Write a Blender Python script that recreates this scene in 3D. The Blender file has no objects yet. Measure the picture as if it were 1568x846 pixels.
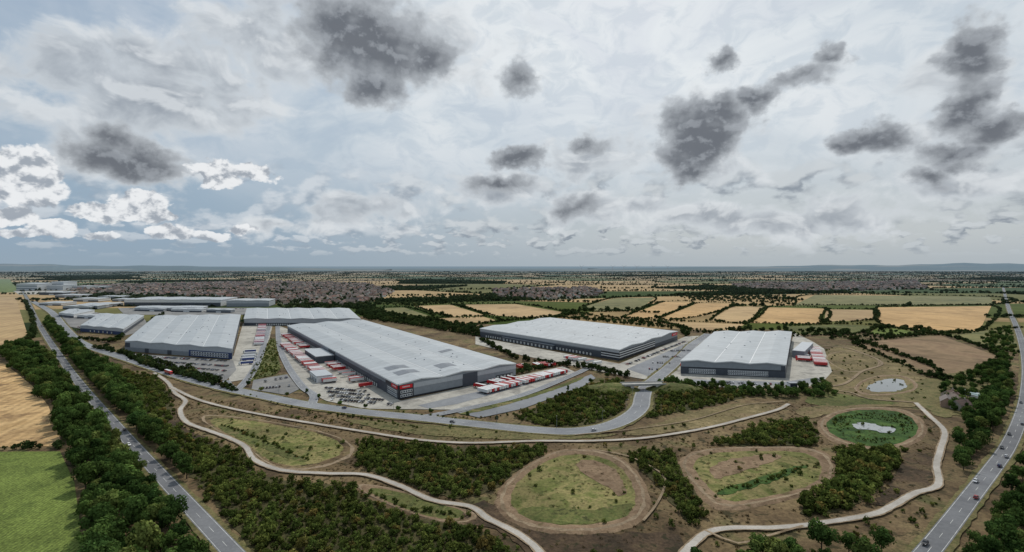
import bpy, math, random
import numpy as np
from mathutils import Vector
random.seed(11); rng=np.random.default_rng(5)
scene=bpy.context.scene
H=120.0; F=784.0; HZ=408.0
# image pixel -> ground metres, unprojected through the level camera onto flat ground
def g(px,py):
    Y=H*F/(py-HZ); return ((px-784.0)/F*Y, Y)
def gs(l): return [g(*p) for p in l]
def lin(r,gg,b,k=1.0):
    def f(c):
        c/=255.0
        return (c/12.92 if c<=0.04045 else ((c+0.055)/1.055)**2.4)*k
    return (f(r),f(gg),f(b),1.0)

# ------------------------------------------------------------------ node helpers
class NT:
    def __init__(s,nt): s.nt=nt; s.nt.nodes.clear()
    def N(s,t,**k):
        n=s.nt.nodes.new(t)
        for a,b in k.items(): setattr(n,a,b)
        return n
    def set(s,sock,v):
        if isinstance(v,bpy.types.NodeSocket): s.nt.links.new(v,sock)
        elif v is not None: sock.default_value=v
    def M(s,op,a,b=None,c=None,clamp=False):
        n=s.N('ShaderNodeMath',operation=op,use_clamp=clamp)
        s.set(n.inputs[0],a)
        if b is not None: s.set(n.inputs[1],b)
        if c is not None: s.set(n.inputs[2],c)
        return n.outputs[0]
    def V(s,op,a,b=None):
        n=s.N('ShaderNodeVectorMath',operation=op)
        s.set(n.inputs[0],a)
        if b is not None: s.set(n.inputs[1],b)
        return n.outputs['Value'] if op in('LENGTH','DOT_PRODUCT') else n.outputs[0]
    def mix(s,f,a,b,bt='MIX'):
        n=s.N('ShaderNodeMix',data_type='RGBA',blend_type=bt)
        s.set(n.inputs[0],f); s.set(n.inputs[6],a); s.set(n.inputs[7],b)
        return n.outputs[2]
    def noise(s,vec,scale,detail=4,rough=0.5,dist=0.0,col=False,dim='3D'):
        n=s.N('ShaderNodeTexNoise',noise_dimensions=dim); s.set(n.inputs['Vector'],vec)
        n.inputs['Scale'].default_value=scale; n.inputs['Detail'].default_value=detail
        n.inputs['Roughness'].default_value=rough; n.inputs['Distortion'].default_value=dist
        return n.outputs['Color'] if col else n.outputs['Fac']
    def vor(s,vec,scale,detail=2,rough=0.5):
        n=s.N('ShaderNodeTexVoronoi',feature='SMOOTH_F1',voronoi_dimensions='2D'); s.set(n.inputs['Vector'],vec)
        n.inputs['Scale'].default_value=scale; n.inputs['Detail'].default_value=detail
        n.inputs['Roughness'].default_value=rough; n.inputs['Smoothness'].default_value=0.35; n.normalize=True
        return n.outputs['Distance']
    def ss(s,x,a,b,o0=0.0,o1=1.0):
        n=s.N('ShaderNodeMapRange',interpolation_type='SMOOTHSTEP')
        s.set(n.inputs[0],x); n.inputs[1].default_value=a; n.inputs[2].default_value=b
        n.inputs[3].default_value=o0; n.inputs[4].default_value=o1
        return n.outputs[0]
    def comb(s,x,y,z=0.0):
        n=s.N('ShaderNodeCombineXYZ'); s.set(n.inputs[0],x); s.set(n.inputs[1],y); s.set(n.inputs[2],z); return n.outputs[0]
    def ramp(s,f,stops):
        n=s.N('ShaderNodeValToRGB'); s.set(n.inputs[0],f); e=n.color_ramp.elements
        while len(e)<len(stops): e.new(0.5)
        for i,(p,c) in enumerate(stops): e[i].position=p; e[i].color=c
        return n.outputs[0]
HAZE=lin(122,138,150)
def haze(t,col,pos):  # aerial haze painted into base colour, stronger with distance from the origin
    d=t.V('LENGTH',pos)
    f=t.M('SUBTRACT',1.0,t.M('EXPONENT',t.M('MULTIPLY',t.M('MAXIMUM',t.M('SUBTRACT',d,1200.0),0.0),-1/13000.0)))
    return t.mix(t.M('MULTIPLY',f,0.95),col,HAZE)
def newmat(name):
    m=bpy.data.materials.new(name); m.use_nodes=True; t=NT(m.node_tree); return m,t
def ground_mat(name,cols,scale=40.0,fine=3.0,famp=0.5,stripe=None,bump=0.4,rough=0.95,contrast=(0.35,0.65),marks=None,big=0.14):
    m,t=newmat(name); pos=t.N('ShaderNodeNewGeometry').outputs['Position']
    n1=t.noise(pos,1.0/scale,4,0.6,0.6)
    lo,hi=contrast; k=len(cols)
    c=t.ramp(n1,[(lo+(hi-lo)*i/max(1,k-1),cols[i]) for i in range(k)])
    n2=t.noise(pos,1.0/fine,4,0.7)
    n3=t.noise(pos,1.0/(scale*3),3,0.5)
    f=t.M('MULTIPLY',t.ss(n2,0.25,0.75,1-famp,1+famp),t.ss(n3,0.3,0.7,1-big,1+big))
    if stripe:
        ang,per,amp=stripe
        sp=t.N('ShaderNodeSeparateXYZ'); t.set(sp.inputs[0],pos)
        u=t.M('ADD',t.M('MULTIPLY',sp.outputs[0],math.cos(ang)),t.M('MULTIPLY',sp.outputs[1],math.sin(ang)))
        u=t.M('ADD',u,t.M('MULTIPLY',n1,3.0))
        s_=t.M('SINE',t.M('MULTIPLY',u,2*math.pi/per))
        f=t.M('MULTIPLY',f,t.M('MULTIPLY_ADD',s_,amp,1.0))
    c=t.mix(1.0,c,t.comb(f,f,f),'MULTIPLY')
    if marks:
        c=t.mix(t.ss(t.noise(pos,1.0/marks[0],5,0.68,0.4),marks[1],marks[1]+0.08),c,marks[2])
    c=haze(t,c,pos)
    b=t.N('ShaderNodeBsdfPrincipled'); t.set(b.inputs['Base Color'],c); b.inputs['Roughness'].default_value=rough
    b.inputs['Specular IOR Level'].default_value=0.15
    if bump:
        bn=t.N('ShaderNodeBump'); bn.inputs['Strength'].default_value=bump; bn.inputs['Distance'].default_value=0.6
        t.set(bn.inputs['Height'],n2); t.set(b.inputs['Normal'],bn.outputs[0])
    o=t.N('ShaderNodeOutputMaterial'); t.set(o.inputs[0],b.outputs[0]); return m
def plain(name,col,rough=0.6,metal=0.0,var=0.12,scale=3.0,objcol=False,spec=0.4,rnd=0.0,alt=None):
    m,t=newmat(name); pos=t.N('ShaderNodeNewGeometry').outputs['Position']
    n=t.noise(pos,1.0/scale,3,0.6); f=t.ss(n,0.3,0.7,1-var,1+var)
    if objcol: col=t.N('ShaderNodeObjectInfo').outputs['Color']
    if rnd:
        r=t.N('ShaderNodeObjectInfo').outputs['Random']; f=t.M('MULTIPLY',f,t.M('MULTIPLY_ADD',r,rnd,1-rnd/2))
        if alt: col=t.mix(t.M('FRACT',t.M('MULTIPLY',r,13.7)),col,alt)
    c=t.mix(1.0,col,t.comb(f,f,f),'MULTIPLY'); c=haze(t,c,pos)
    b=t.N('ShaderNodeBsdfPrincipled'); t.set(b.inputs['Base Color'],c)
    b.inputs['Roughness'].default_value=rough; b.inputs['Metallic'].default_value=metal
    b.inputs['Specular IOR Level'].default_value=spec
    o=t.N('ShaderNodeOutputMaterial'); t.set(o.inputs[0],b.outputs[0]); return m
def leaf_mat(name,c1,c2,c3=None,p3=0.8):
    m,t=newmat(name); pos=t.N('ShaderNodeNewGeometry').outputs['Position']
    r=t.N('ShaderNodeObjectInfo').outputs['Random']
    c=t.mix(r,c1,c2)
    if c3:
        r2=t.M('FRACT',t.M('MULTIPLY',r,17.31))
        c=t.mix(t.ss(r2,p3,min(1.0,p3+0.15)),c,c3)
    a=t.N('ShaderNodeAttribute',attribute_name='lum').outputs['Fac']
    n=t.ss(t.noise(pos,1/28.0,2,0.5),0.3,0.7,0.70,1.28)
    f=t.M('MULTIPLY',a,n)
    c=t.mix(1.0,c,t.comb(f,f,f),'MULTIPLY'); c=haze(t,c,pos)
    d=t.N('ShaderNodeBsdfDiffuse'); t.set(d.inputs[0],c)
    tr=t.N('ShaderNodeBsdfTranslucent'); t.set(tr.inputs[0],c)
    mx=t.N('ShaderNodeMixShader'); mx.inputs[0].default_value=0.25; t.set(mx.inputs[1],d.outputs[0]); t.set(mx.inputs[2],tr.outputs[0])
    o=t.N('ShaderNodeOutputMaterial'); t.set(o.inputs[0],mx.outputs[0]); return m

# ------------------------------------------------------------------ mesh builder
class MB:
    def __init__(s): s.v=[];s.f=[];s.m=[];s.uv=[]
    def face(s,pts,mat=0,uv=None):
        i=len(s.v); s.v+=[tuple(p) for p in pts]; s.f.append(tuple(range(i,i+len(pts)))); s.m.append(mat); s.uv.append(uv)
    def prism(s,poly,z0,z1,mat=0,top=None):
        n=len(poly)
        a=sum(poly[i][0]*poly[(i+1)%n][1]-poly[(i+1)%n][0]*poly[i][1] for i in range(n))
        if a<0: poly=poly[::-1]
        for i in range(n):
            p,q=poly[i],poly[(i+1)%n]
            s.face([(p[0],p[1],z0),(q[0],q[1],z0),(q[0],q[1],z1),(p[0],p[1],z1)],mat)
        s.face([(p[0],p[1],z1) for p in poly],mat if top is None else top)
    def box(s,c,d,mat=0,ang=0.0):
        ca,sa=math.cos(ang),math.sin(ang); P=[]
        for dz in(-.5,.5):
            for dx,dy in((-.5,-.5),(.5,-.5),(.5,.5),(-.5,.5)):
                x,y=dx*d[0],dy*d[1]; P.append((c[0]+x*ca-y*sa,c[1]+x*sa+y*ca,c[2]+dz*d[2]))
        for q in((3,2,1,0),(4,5,6,7),(0,1,5,4),(1,2,6,5),(2,3,7,6),(3,0,4,7)): s.face([P[k] for k in q],mat)
    def cyl(s,p0,p1,r0,r1,mat=0,n=8):
        p0=np.array(p0,float);p1=np.array(p1,float);d=p1-p0;d/=np.linalg.norm(d)
        u=np.cross(d,(0,0,1.0)); 
        if np.linalg.norm(u)<1e-3:u=np.array((1.0,0,0))
        u/=np.linalg.norm(u);w=np.cross(d,u)
        A=[p0+r0*(u*math.cos(k*2*math.pi/n)+w*math.sin(k*2*math.pi/n)) for k in range(n)]
        B=[p1+r1*(u*math.cos(k*2*math.pi/n)+w*math.sin(k*2*math.pi/n)) for k in range(n)]
        for k in range(n): s.face([A[k],A[(k+1)%n],B[(k+1)%n],B[k]],mat)
        s.face(B,mat); s.face(A[::-1],mat)
    def mesh(s,name,mats):
        me=bpy.data.meshes.new(name); me.from_pydata(s.v,[],s.f)
        for m in mats: me.materials.append(m)
        me.polygons.foreach_set('material_index',s.m)
        if any(u is not None for u in s.uv):
            l=me.uv_layers.new(name='UVMap'); k=0
            for f,u in zip(s.f,s.uv):
                for j in range(len(f)):
                    l.data[k].uv=u[j] if u else (0,0); k+=1
        me.update(); return me
    def build(s,name,mats,parent=None):
        return add(name,s.mesh(name,mats),parent)
def add(name,me,parent=None,loc=(0,0,0),rot=0.0,scale=1.0,color=None):
    o=bpy.data.objects.new(name,me); scene.collection.objects.link(o)
    o.location=loc; o.rotation_euler=(0,0,rot); o.scale=(scale,)*3
    if parent: o.parent=parent
    if color: o.color=color
    return o
Zc=[0.03]
def nz(): Zc[0]+=0.01; return Zc[0]

def chaikin(p,it,closed=True):
    for _ in range(it):
        q=[];n=len(p)
        for i in range(n if closed else n-1):
            a,b=p[i],p[(i+1)%n]
            q+=[(a[0]*.75+b[0]*.25,a[1]*.75+b[1]*.25),(a[0]*.25+b[0]*.75,a[1]*.25+b[1]*.75)]
        if not closed: q=[p[0]]+q+[p[-1]]
        p=q
    return p
def sheet(name,pix,mat,sm=2,jit=0.0,z=None,world=False):
    p=list(pix) if world else gs(pix)
    if sm: p=chaikin(p,sm)
    if jit:
        q=[]
        for i in range(len(p)):
            a,b=p[i],p[(i+1)%len(p)]; L=math.dist(a,b); k=max(1,int(L/(jit*2.5)))
            k=min(k,12)
            for j in range(k):
                f=j/k; q.append((a[0]+(b[0]-a[0])*f+random.uniform(-jit,jit),a[1]+(b[1]-a[1])*f+random.uniform(-jit,jit)))
        p=q
    a=sum(p[i][0]*p[(i+1)%len(p)][1]-p[(i+1)%len(p)][0]*p[i][1] for i in range(len(p)))
    if a<0:p=p[::-1]
    zz=nz() if z is None else z
    mb=MB(); mb.face([(x,y,zz) for x,y in p]); return mb.build(name,[mat])

def catmull(P,step=6.0):
    P=[np.array(p,float) for p in P]; P=[2*P[0]-P[1]]+P+[2*P[-1]-P[-2]]; out=[]
    for i in range(1,len(P)-2):
        a,b,c,d=P[i-1],P[i],P[i+1],P[i+2]; n=max(2,int(np.linalg.norm(c-b)/step))
        for k in range(n):
            t=k/n; out.append(0.5*((2*b)+(-a+c)*t+(2*a-5*b+4*c-d)*t*t+(-a+3*b-3*c+d)*t**3))
    out.append(P[-2]); return np.array(out)
def tang(L):
    T=np.gradient(L,axis=0); T/=np.linalg.norm(T,axis=1)[:,None]+1e-9; return T
LINES=[]; POLYS=[]
def strip(mb,L,T,o0,o1,z,mat,sel=None):
    N=np.stack([-T[:,1],T[:,0]],1); o0=np.broadcast_to(o0,len(L))[:,None]; o1=np.broadcast_to(o1,len(L))[:,None]; A=L+N*o0; B=L+N*o1
    for i in range(len(L)-1):
        if sel and not sel(i): continue
        mb.face([(A[i][0],A[i][1],z),(B[i][0],B[i][1],z),(B[i+1][0],B[i+1][1],z),(A[i+1][0],A[i+1][1],z)],mat)
def road(name,pix,w,mats,lines=True,kerb=False,margin=3.0,verge=0.0,step=6.0,dash=3,world=False,rag=0.0):
    L=catmull(pix if world else gs(pix),step); T=tang(L); mb=MB(); z=nz(); n=len(L)
    if verge: strip(mb,L,T,w/2+verge+rng.uniform(-.4,.4,n)*verge,-w/2-verge+rng.uniform(-.4,.4,n)*verge,z,2)
    z=nz(); strip(mb,L,T,w/2+rng.uniform(-rag,rag,n),-w/2+rng.uniform(-rag,rag,n),z,0)
    if lines:
        zz=z+0.006
        strip(mb,L,T,0.08,-0.08,zz,1,lambda i:(i%dash)==0)
        strip(mb,L,T,w/2-0.5,w/2-0.66,zz,1); strip(mb,L,T,-w/2+0.66,-w/2+0.5,zz,1); nz()
    if kerb:
        N=np.stack([-T[:,1],T[:,0]],1)
        for sgn in(1,-1):
            A=L+N*sgn*(w/2); B=L+N*sgn*(w/2+0.3)
            for i in range(len(L)-1):
                a,b,c,d=A[i],A[i+1],B[i+1],B[i]
                mb.face([(a[0],a[1],z+.12),(b[0],b[1],z+.12),(c[0],c[1],z+.12),(d[0],d[1],z+.12)],3)
                mb.face([(a[0],a[1],z),(b[0],b[1],z),(b[0],b[1],z+.12),(a[0],a[1],z+.12)],3)
    LINES.append((L,w/2+verge+margin))
    mb.build(name,mats); return L,T

def inpoly(P,poly):
    poly=np.array(poly); x,y=P[:,0],P[:,1]; r=np.zeros(len(P),bool); n=len(poly); j=n-1
    for i in range(n):
        xi,yi=poly[i];xj,yj=poly[j]
        c=((yi>y)!=(yj>y))&(x<(xj-xi)*(y-yi)/(yj-yi+1e-12)+xi); r^=c; j=i
    return r
def clear(P,extra=0.0,polys=True):
    ok=np.ones(len(P),bool)
    for L,w in LINES:
        S=L[::2] if len(L)>6 else L
        bb=(P[:,0]>S[:,0].min()-w-9)&(P[:,0]<S[:,0].max()+w+9)&(P[:,1]>S[:,1].min()-w-9)&(P[:,1]<S[:,1].max()+w+9)
        idx=np.where(bb&ok)[0]
        if len(idx)==0: continue
        Q=P[idx]; md=np.full(len(Q),1e9)
        for i in range(len(S)-1):
            a=S[i];d=S[i+1]-a; t=np.clip(((Q-a)@d)/(d@d+1e-9),0,1)
            md=np.minimum(md,np.hypot(*(Q-a-t[:,None]*d).T))
        ok[idx[md<w+extra]]=False
    if polys:
        for p in POLYS: ok&=~inpoly(P,p)
    return ok
def fill(poly_pix,sp,jit=0.45,prob=1.0,world=False,extra=0.0,avoid=True,rag=0.0):
    poly=list(poly_pix) if world else gs(poly_pix); a=np.array(poly); x0,y0=a.min(0);x1,y1=a.max(0)
    X,Y=np.meshgrid(np.arange(x0,x1,sp),np.arange(y0,y1,sp)); P=np.stack([X.ravel(),Y.ravel()],1)
    P=P+rng.uniform(-jit*sp,jit*sp,P.shape); 
    Q=P+rng.normal(size=P.shape)*rag if rag else P
    P=P[inpoly(Q,poly)]
    if prob<1:   # clumped gaps
        q=max(1.0,sp/6.0); x,y=P[:,0]/q,P[:,1]/q
        k=0.5+0.5*np.sin(x*.09+2*np.sin(y*.05))*np.cos(y*.11+1.7*np.sin(x*.04))
        P=P[rng.random(len(P))<np.clip(prob+(k-.5)*.9*(1-prob)*2,0,1)]
    if avoid: P=P[clear(P,extra)]
    return P
def along(pix,sp,wid=2.0,world=False,prob=1.0,avoid=False):
    L=catmull(pix if world else gs(pix),sp); P=L+rng.uniform(-wid,wid,L.shape)
    if prob<1: P=P[rng.random(len(P))<prob]
    if avoid: P=P[clear(P)]
    return P

# ------------------------------------------------------------------ materials
m_heath=ground_mat('heath_grass',[lin(70,58,42),lin(94,78,56),lin(112,96,69),lin(84,82,50)],38,2.2,0.4,marks=(9,0.55,lin(58,53,33)),big=.26)
m_dark=ground_mat('dark_heath',[lin(54,46,35),lin(74,60,46),lin(88,75,54)],22,1.6,0.45,marks=(6,0.55,lin(48,46,29)),big=.22)
m_scrubg=ground_mat('scrub_floor',[lin(52,53,30),lin(72,68,42),lin(66,62,40)],15,1.6,0.5)
m_pale=ground_mat('pale_dry_grass',[lin(116,100,74),lin(102,92,62),lin(128,113,82)],18,1.8,0.3,marks=(9,0.56,lin(80,74,46)),big=.24)
m_grass=ground_mat('rough_green_grass',[lin(72,80,40),lin(94,94,54),lin(78,86,44),lin(114,105,70)],14,1.5,0.35,marks=(6,0.56,lin(58,62,33)),big=.24)
m_basin=ground_mat('basin_grass',[lin(84,90,44),lin(104,103,60),lin(126,116,76),lin(90,95,48)],16,1.5,0.3,marks=(8,0.55,lin(72,76,38)),big=.24)
m_reed=ground_mat('reed_bed',[lin(38,60,26),lin(54,78,34),lin(70,92,42)],10,1.2,0.4)
m_bare=ground_mat('bare_soil',[lin(112,92,72),lin(128,108,86),lin(102,83,64)],14,1.5,0.25,marks=(7,0.57,lin(88,78,52)))
m_track=ground_mat('worn_track',[lin(124,108,88),lin(140,123,101),lin(110,95,75)],12,1.5,0.25)
m_gravel=ground_mat('gravel_path',[lin(156,150,141),lin(172,166,157)],10,1.0,0.15,bump=0.1)
m_asph=ground_mat('asphalt',[lin(102,103,106),lin(116,117,119)],25,1.5,0.12,bump=0.05,rough=0.85)
m_asph2=ground_mat('estate_asphalt',[lin(118,120,124),lin(134,136,138)],25,1.5,0.10,bump=0.05,rough=0.85)
m_conc=ground_mat('yard_concrete',[lin(148,144,136),lin(170,166,156),lin(132,129,122)],20,2.0,0.12,bump=0.05,rough=0.85)
m_paving=ground_mat('car_park',[lin(114,114,114),lin(134,132,128)],16,2.0,0.12,bump=0.05)
m_line=plain('road_paint',lin(195,195,190),0.7,var=0.3)
m_kerb=plain('kerb_stone',lin(165,163,157),0.8)
m_verge=ground_mat('verge_grass',[lin(88,86,53),lin(109,100,67),lin(78,80,45)],9,1.5,0.35)
m_tan=ground_mat('stubble_field',[lin(158,132,97),lin(174,148,109),lin(146,122,89)],120,8,0.10,stripe=(0.5,14,0.07),bump=0.1)
m_tan2=ground_mat('golden_field',[lin(168,136,93),lin(182,149,104),lin(155,126,86)],60,5,0.12,stripe=(1.1,9,0.08),bump=0.1)
m_olive=ground_mat('pasture',[lin(100,99,62),lin(118,113,74),lin(88,91,56)],70,6,0.15,bump=0.1)
m_pink=ground_mat('fallow_field',[lin(116,95,74),lin(130,109,84),lin(104,87,66)],60,6,0.15,stripe=(0.2,12,0.05),bump=0.1)
m_green=ground_mat('green_crop',[lin(84,97,45),lin(100,113,54),lin(91,104,48)],14,1.3,0.5,stripe=(0.15,1.8,0.16),bump=0.5,big=.2)
m_harv=ground_mat('harvested_field',[lin(166,136,94),lin(190,159,114),lin(176,145,102),lin(142,115,81)],30,3,0.2,stripe=(0.35,7,0.10),marks=(22,0.58,lin(128,103,75)))
m_vill=ground_mat('village_ground',[lin(56,66,40),lin(70,77,49),lin(86,86,64)],60,12,0.3,bump=0.0)

# ------------------------------------------------------------------ ground, farmland
def far_mat():
    m,t=newmat('countryside'); pos=t.N('ShaderNodeNewGeometry').outputs['Position']
    v=t.N('ShaderNodeTexVoronoi',voronoi_dimensions='2D'); t.set(v.inputs['Vector'],t.V('MULTIPLY',pos,(1/1500.0,1/800.0,0.0))); v.inputs['Scale'].default_value=1.0
    sp=t.N('ShaderNodeSeparateColor'); t.set(sp.inputs[0],v.outputs['Color'])
    c=t.ramp(sp.outputs[0],[(0.0,lin(46,56,36)),(0.35,lin(72,78,50)),(0.55,lin(150,130,98)),(0.66,lin(60,68,42)),(0.88,lin(110,98,72))])
    c.node.color_ramp.interpolation='CONSTANT'
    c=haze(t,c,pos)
    b=t.N('ShaderNodeBsdfDiffuse'); t.set(b.inputs[0],c)
    o=t.N('ShaderNodeOutputMaterial'); t.set(o.inputs[0],b.outputs[0]); return m
FM=far_mat()
mb=MB(); S=260000.0
mb.face([(-S,-3000,0),(S,-3000,0),(S,S,0),(-S,S,0)]); mb.build('ground',[FM])
def hills(pts,Y):
    n=60; mb=MB(); P=[]
    xs=np.linspace(pts[0][0],pts[-1][0],n)
    hs=np.interp(xs,[p[0] for p in pts],[p[1] for p in pts])
    for x,h in zip(xs,hs):
        hh=max(0.0,h)*(1+.12*math.sin(x*.031)+.08*math.sin(x*.09+1)); X=(x-784)/F*Y
        P.append((X,hh))
    for a,b in zip(P[:-1],P[1:]):
        mb.face([(a[0]*.8,Y*.8,0),(b[0]*.8,Y*.8,0),(b[0],Y,b[1]),(a[0],Y,a[1])]); mb.face([(a[0],Y,a[1]),(b[0],Y,b[1]),(b[0]*1.2,Y*1.2,0),(a[0]*1.2,Y*1.2,0)])
    mb.build('hills',[FM])
hills([(-300,230),(0,200),(150,150),(330,110),(600,0)],19000)
hills([(900,0),(1150,120),(1300,160),(1450,210),(1568,250),(1900,270)],21000)

def field_patch_mat():
    m,t=newmat('farmland'); pos=t.N('ShaderNodeNewGeometry').outputs['Position']
    c=t.N('ShaderNodeAttribute',attribute_name='cell').outputs['Color']
    f=t.M('MULTIPLY',t.ss(t.noise(pos,1/90.0,5,0.6),0.3,0.7,0.82,1.18),t.ss(t.noise(pos,1/9.0,3,0.6),0.3,0.7,0.9,1.1))
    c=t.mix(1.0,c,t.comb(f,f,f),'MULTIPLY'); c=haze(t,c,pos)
    b=t.N('ShaderNodeBsdfDiffuse'); t.set(b.inputs[0],c)
    o=t.N('ShaderNodeOutputMaterial'); t.set(o.inputs[0],b.outputs[0]); return m
cx,cy=620.0,430.0; ca,sa=math.cos(0.25),math.sin(0.25); vc={}
def vert(i,j):
    if (i,j) not in vc:
        x=(i+rng.uniform(-.32,.32))*cx+ (0.5*cx if j%2 else 0); y=(j+rng.uniform(-.3,.3))*cy
        vc[(i,j)]=(x*ca-y*sa,x*sa+y*ca)
    return vc[(i,j)]
fcols=[(lin(164,140,104),.26),(lin(144,124,92),.14),(lin(100,86,64),.10),(lin(80,88,50),.17),(lin(64,76,42),.14),(lin(104,102,66),.09),(lin(46,56,32),.10)]
SITE=gs([(-80,520),(0,500),(60,462),(560,470),(760,496),(1100,496),(1230,515),(1420,512),(1640,520),(1700,900),(-100,900)])
FIELDS=[([(555,474),(618,471),(664,486),(600,491)],m_olive),
([(632,469),(690,467),(742,483),(690,486)],m_tan),([(698,467),(790,466),(865,479),(822,488),(752,483)],m_tan),
([(665,488),(738,485),(765,492),(700,498)],m_tan),([(893,470),(940,457),(1003,456),(980,473),(915,478)],m_olive),
([(955,486),(1016,463),(1062,464),(1004,488)],m_tan2),([(1008,489),(1068,465),(1128,466),(1084,482),(1030,491)],m_tan2),
([(1008,492),(1140,497),(1122,509),(1062,505)],m_tan),([(1086,491),(1122,470),(1172,470),(1146,494)],m_tan),
([(1148,495),(1178,471),(1262,473),(1256,496)],m_tan2),([(1265,474),(1336,475),(1338,490),(1262,493)],m_tan),
([(1342,471),(1518,469),(1500,507),(1404,506),(1345,495)],m_tan2),([(1215,468),(1248,452),(1516,455),(1522,467)],m_olive),
([(1200,500),(1290,497),(1340,500),(1310,512),(1215,512)],m_grass),([(1345,500),(1400,508),(1398,514),(1330,512)],m_green),
([(1305,526),(1440,514),(1528,546),(1500,572),(1432,580),(1375,556)],m_pink),([(1440,512),(1530,505),(1640,500),(1640,540),(1535,538)],m_olive),
([(-150,452),(24,456),(42,512),(12,532),(-150,545)],m_tan),([(-160,425),(15,428),(30,448),(-160,450)],m_green),
([(-400,555),(8,558),(50,592),(74,622),(96,684),(-400,690)],m_harv),
([(-500,696),(92,692),(114,740),(122,800),(126,900),(-500,900)],m_green)]
V1=[(100,442),(200,436),(420,432),(560,435),(604,448),(570,464),(500,470),(420,466),(340,456),(190,452),(90,452)]
V2=[(750,445),(900,441),(930,450),(880,460),(765,458)]; V3=[(1120,436),(1400,431),(1420,443),(1240,448),(1130,442)]
NOHEDGE=[SITE]+[gs(p) for p,m in FIELDS]+[gs(v) for v in(V1,V2,V3)]
fv=[];ff=[];fc=[];hedge=[];wood=[]
for i in range(-22,23):
    for j in range(-4,30):
        q=[vert(i,j),vert(i+1,j),vert(i+1,j+1),vert(i,j+1)]; mx=sum(p[0] for p in q)/4; my=sum(p[1] for p in q)/4
        if my<850 or my>11500 or abs(mx)>1.15*my+300: continue
        r=rng.random();k=0
        while k<6 and r>fcols[k][1]: r-=fcols[k][1];k+=1
        b=len(fv); fv+=[(p[0],p[1],0.02) for p in q]; ff.append((b,b+1,b+2,b+3)); fc.append(fcols[k][0])
        if k==6 and my<6500: wood.append(q)
        for a,bb in((q[0],q[1]),(q[0],q[3])):
            if rng.random()<0.06: continue
            L=math.dist(a,bb); s=10 if my<3500 else 16; n=int(L/s)
            for k2 in range(n):
                if rng.random()<0.12: continue
                f=(k2+rng.random())/n; x=a[0]+(bb[0]-a[0])*f+rng.uniform(-3,3); y=a[1]+(bb[1]-a[1])*f+rng.uniform(-3,3)
                if y>1150: hedge.append((x,y))
me=bpy.data.meshes.new('farmland'); me.from_pydata(fv,[],ff)
at=me.attributes.new('cell','FLOAT_COLOR','FACE'); at.data.foreach_set('color',[c for f in fc for c in f])
me.materials.append(field_patch_mat()); add('farmland_fields',me)

near_poly=[(-200,535),(60,520),(150,500),(420,492),(560,482),(760,500),(1100,505),(1300,505),(1568,510),(1800,560),(1900,1000),(-300,1000)]
sheet('heathland',near_poly,m_heath,1)
for v in(V1,V2,V3): sheet('village_green',v,m_vill,1,4)
for p,m in FIELDS: sheet('field',p,m,0,0)
HEDGE2=[p+[p[0]] for p,m in FIELDS[:17]]

# zones
sheet('rough_grassland',[(240,600),(262,620),(275,655),(340,680),(380,715),(340,730),(280,690),(232,650)],m_dark,2,1.5)
S1=[(250,640),(300,676),(372,694),(390,724),(440,738),(535,744),(560,768),(640,795),(720,806),(755,822),(800,852),(820,900),(440,900),(340,790),(280,712),(235,655)]
S1b=[(150,560),(250,582),(268,640),(238,660),(190,610)]
S2=[(548,674),(700,688),(850,688),(800,712),(762,752),(700,768),(620,742),(548,716)]
S3=[(790,642),(858,604),(948,580),(962,596),(955,632),(900,654),(830,654)]
S4=[(985,590),(1100,598),(1160,604),(1110,618),(1060,628),(1000,640),(985,640)]
S5=[(1100,680),(1180,645),(1235,648),(1255,668),(1245,684),(1100,684)]
S6=[(958,695),(1030,690),(1046,722),(1078,790),(1060,808),(1005,745)]
S7=[(1285,690),(1385,688),(1362,735),(1310,780),(1232,796),(1222,772),(1284,745),(1276,706)]
for p in (S1,S1b,S2,S3,S4,S5,S6,S7): sheet('scrub_ground',p,m_scrubg,2,1.5)
sheet('rough_grassland',[(690,800),(740,760),(770,790),(840,822),(1050,815),(1040,846),(1000,900),(860,900),(780,815)],m_dark,2,1.5)
sheet('rough_grassland',[(930,672),(1000,650),(1120,615),(1205,622),(1150,640),(1060,660)],m_pale,2,1)
sheet('rough_grassland',[(500,640),(640,650),(760,660),(900,668),(960,664),(900,674),(760,674),(620,666)],m_verge,2,1)
sheet('rough_grassland',[(1380,690),(1438,700),(1432,742),(1372,765),(1330,780),(1370,735)],m_dark,2,1.5)
sheet('rough_grassland',[(1255,540),(1300,525),(1400,560),(1430,582),(1420,620),(1280,612),(1210,600),(1262,575)],m_pale,2,1.5)
sheet('rough_grassland',[(1345,602),(1420,580),(1520,560),(1540,600),(1450,650),(1410,620)],m_verge,2,1.5)
sheet('rough_grassland',[(1210,628),(1255,622),(1400,612),(1410,626),(1340,622),(1262,636),(1240,644)],m_pale,2,1.2)
sheet('rough_grassland',[(1255,598),(1330,612),(1395,620),(1330,620),(1262,624),(1225,616)],m_grass,2,1.2)

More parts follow.
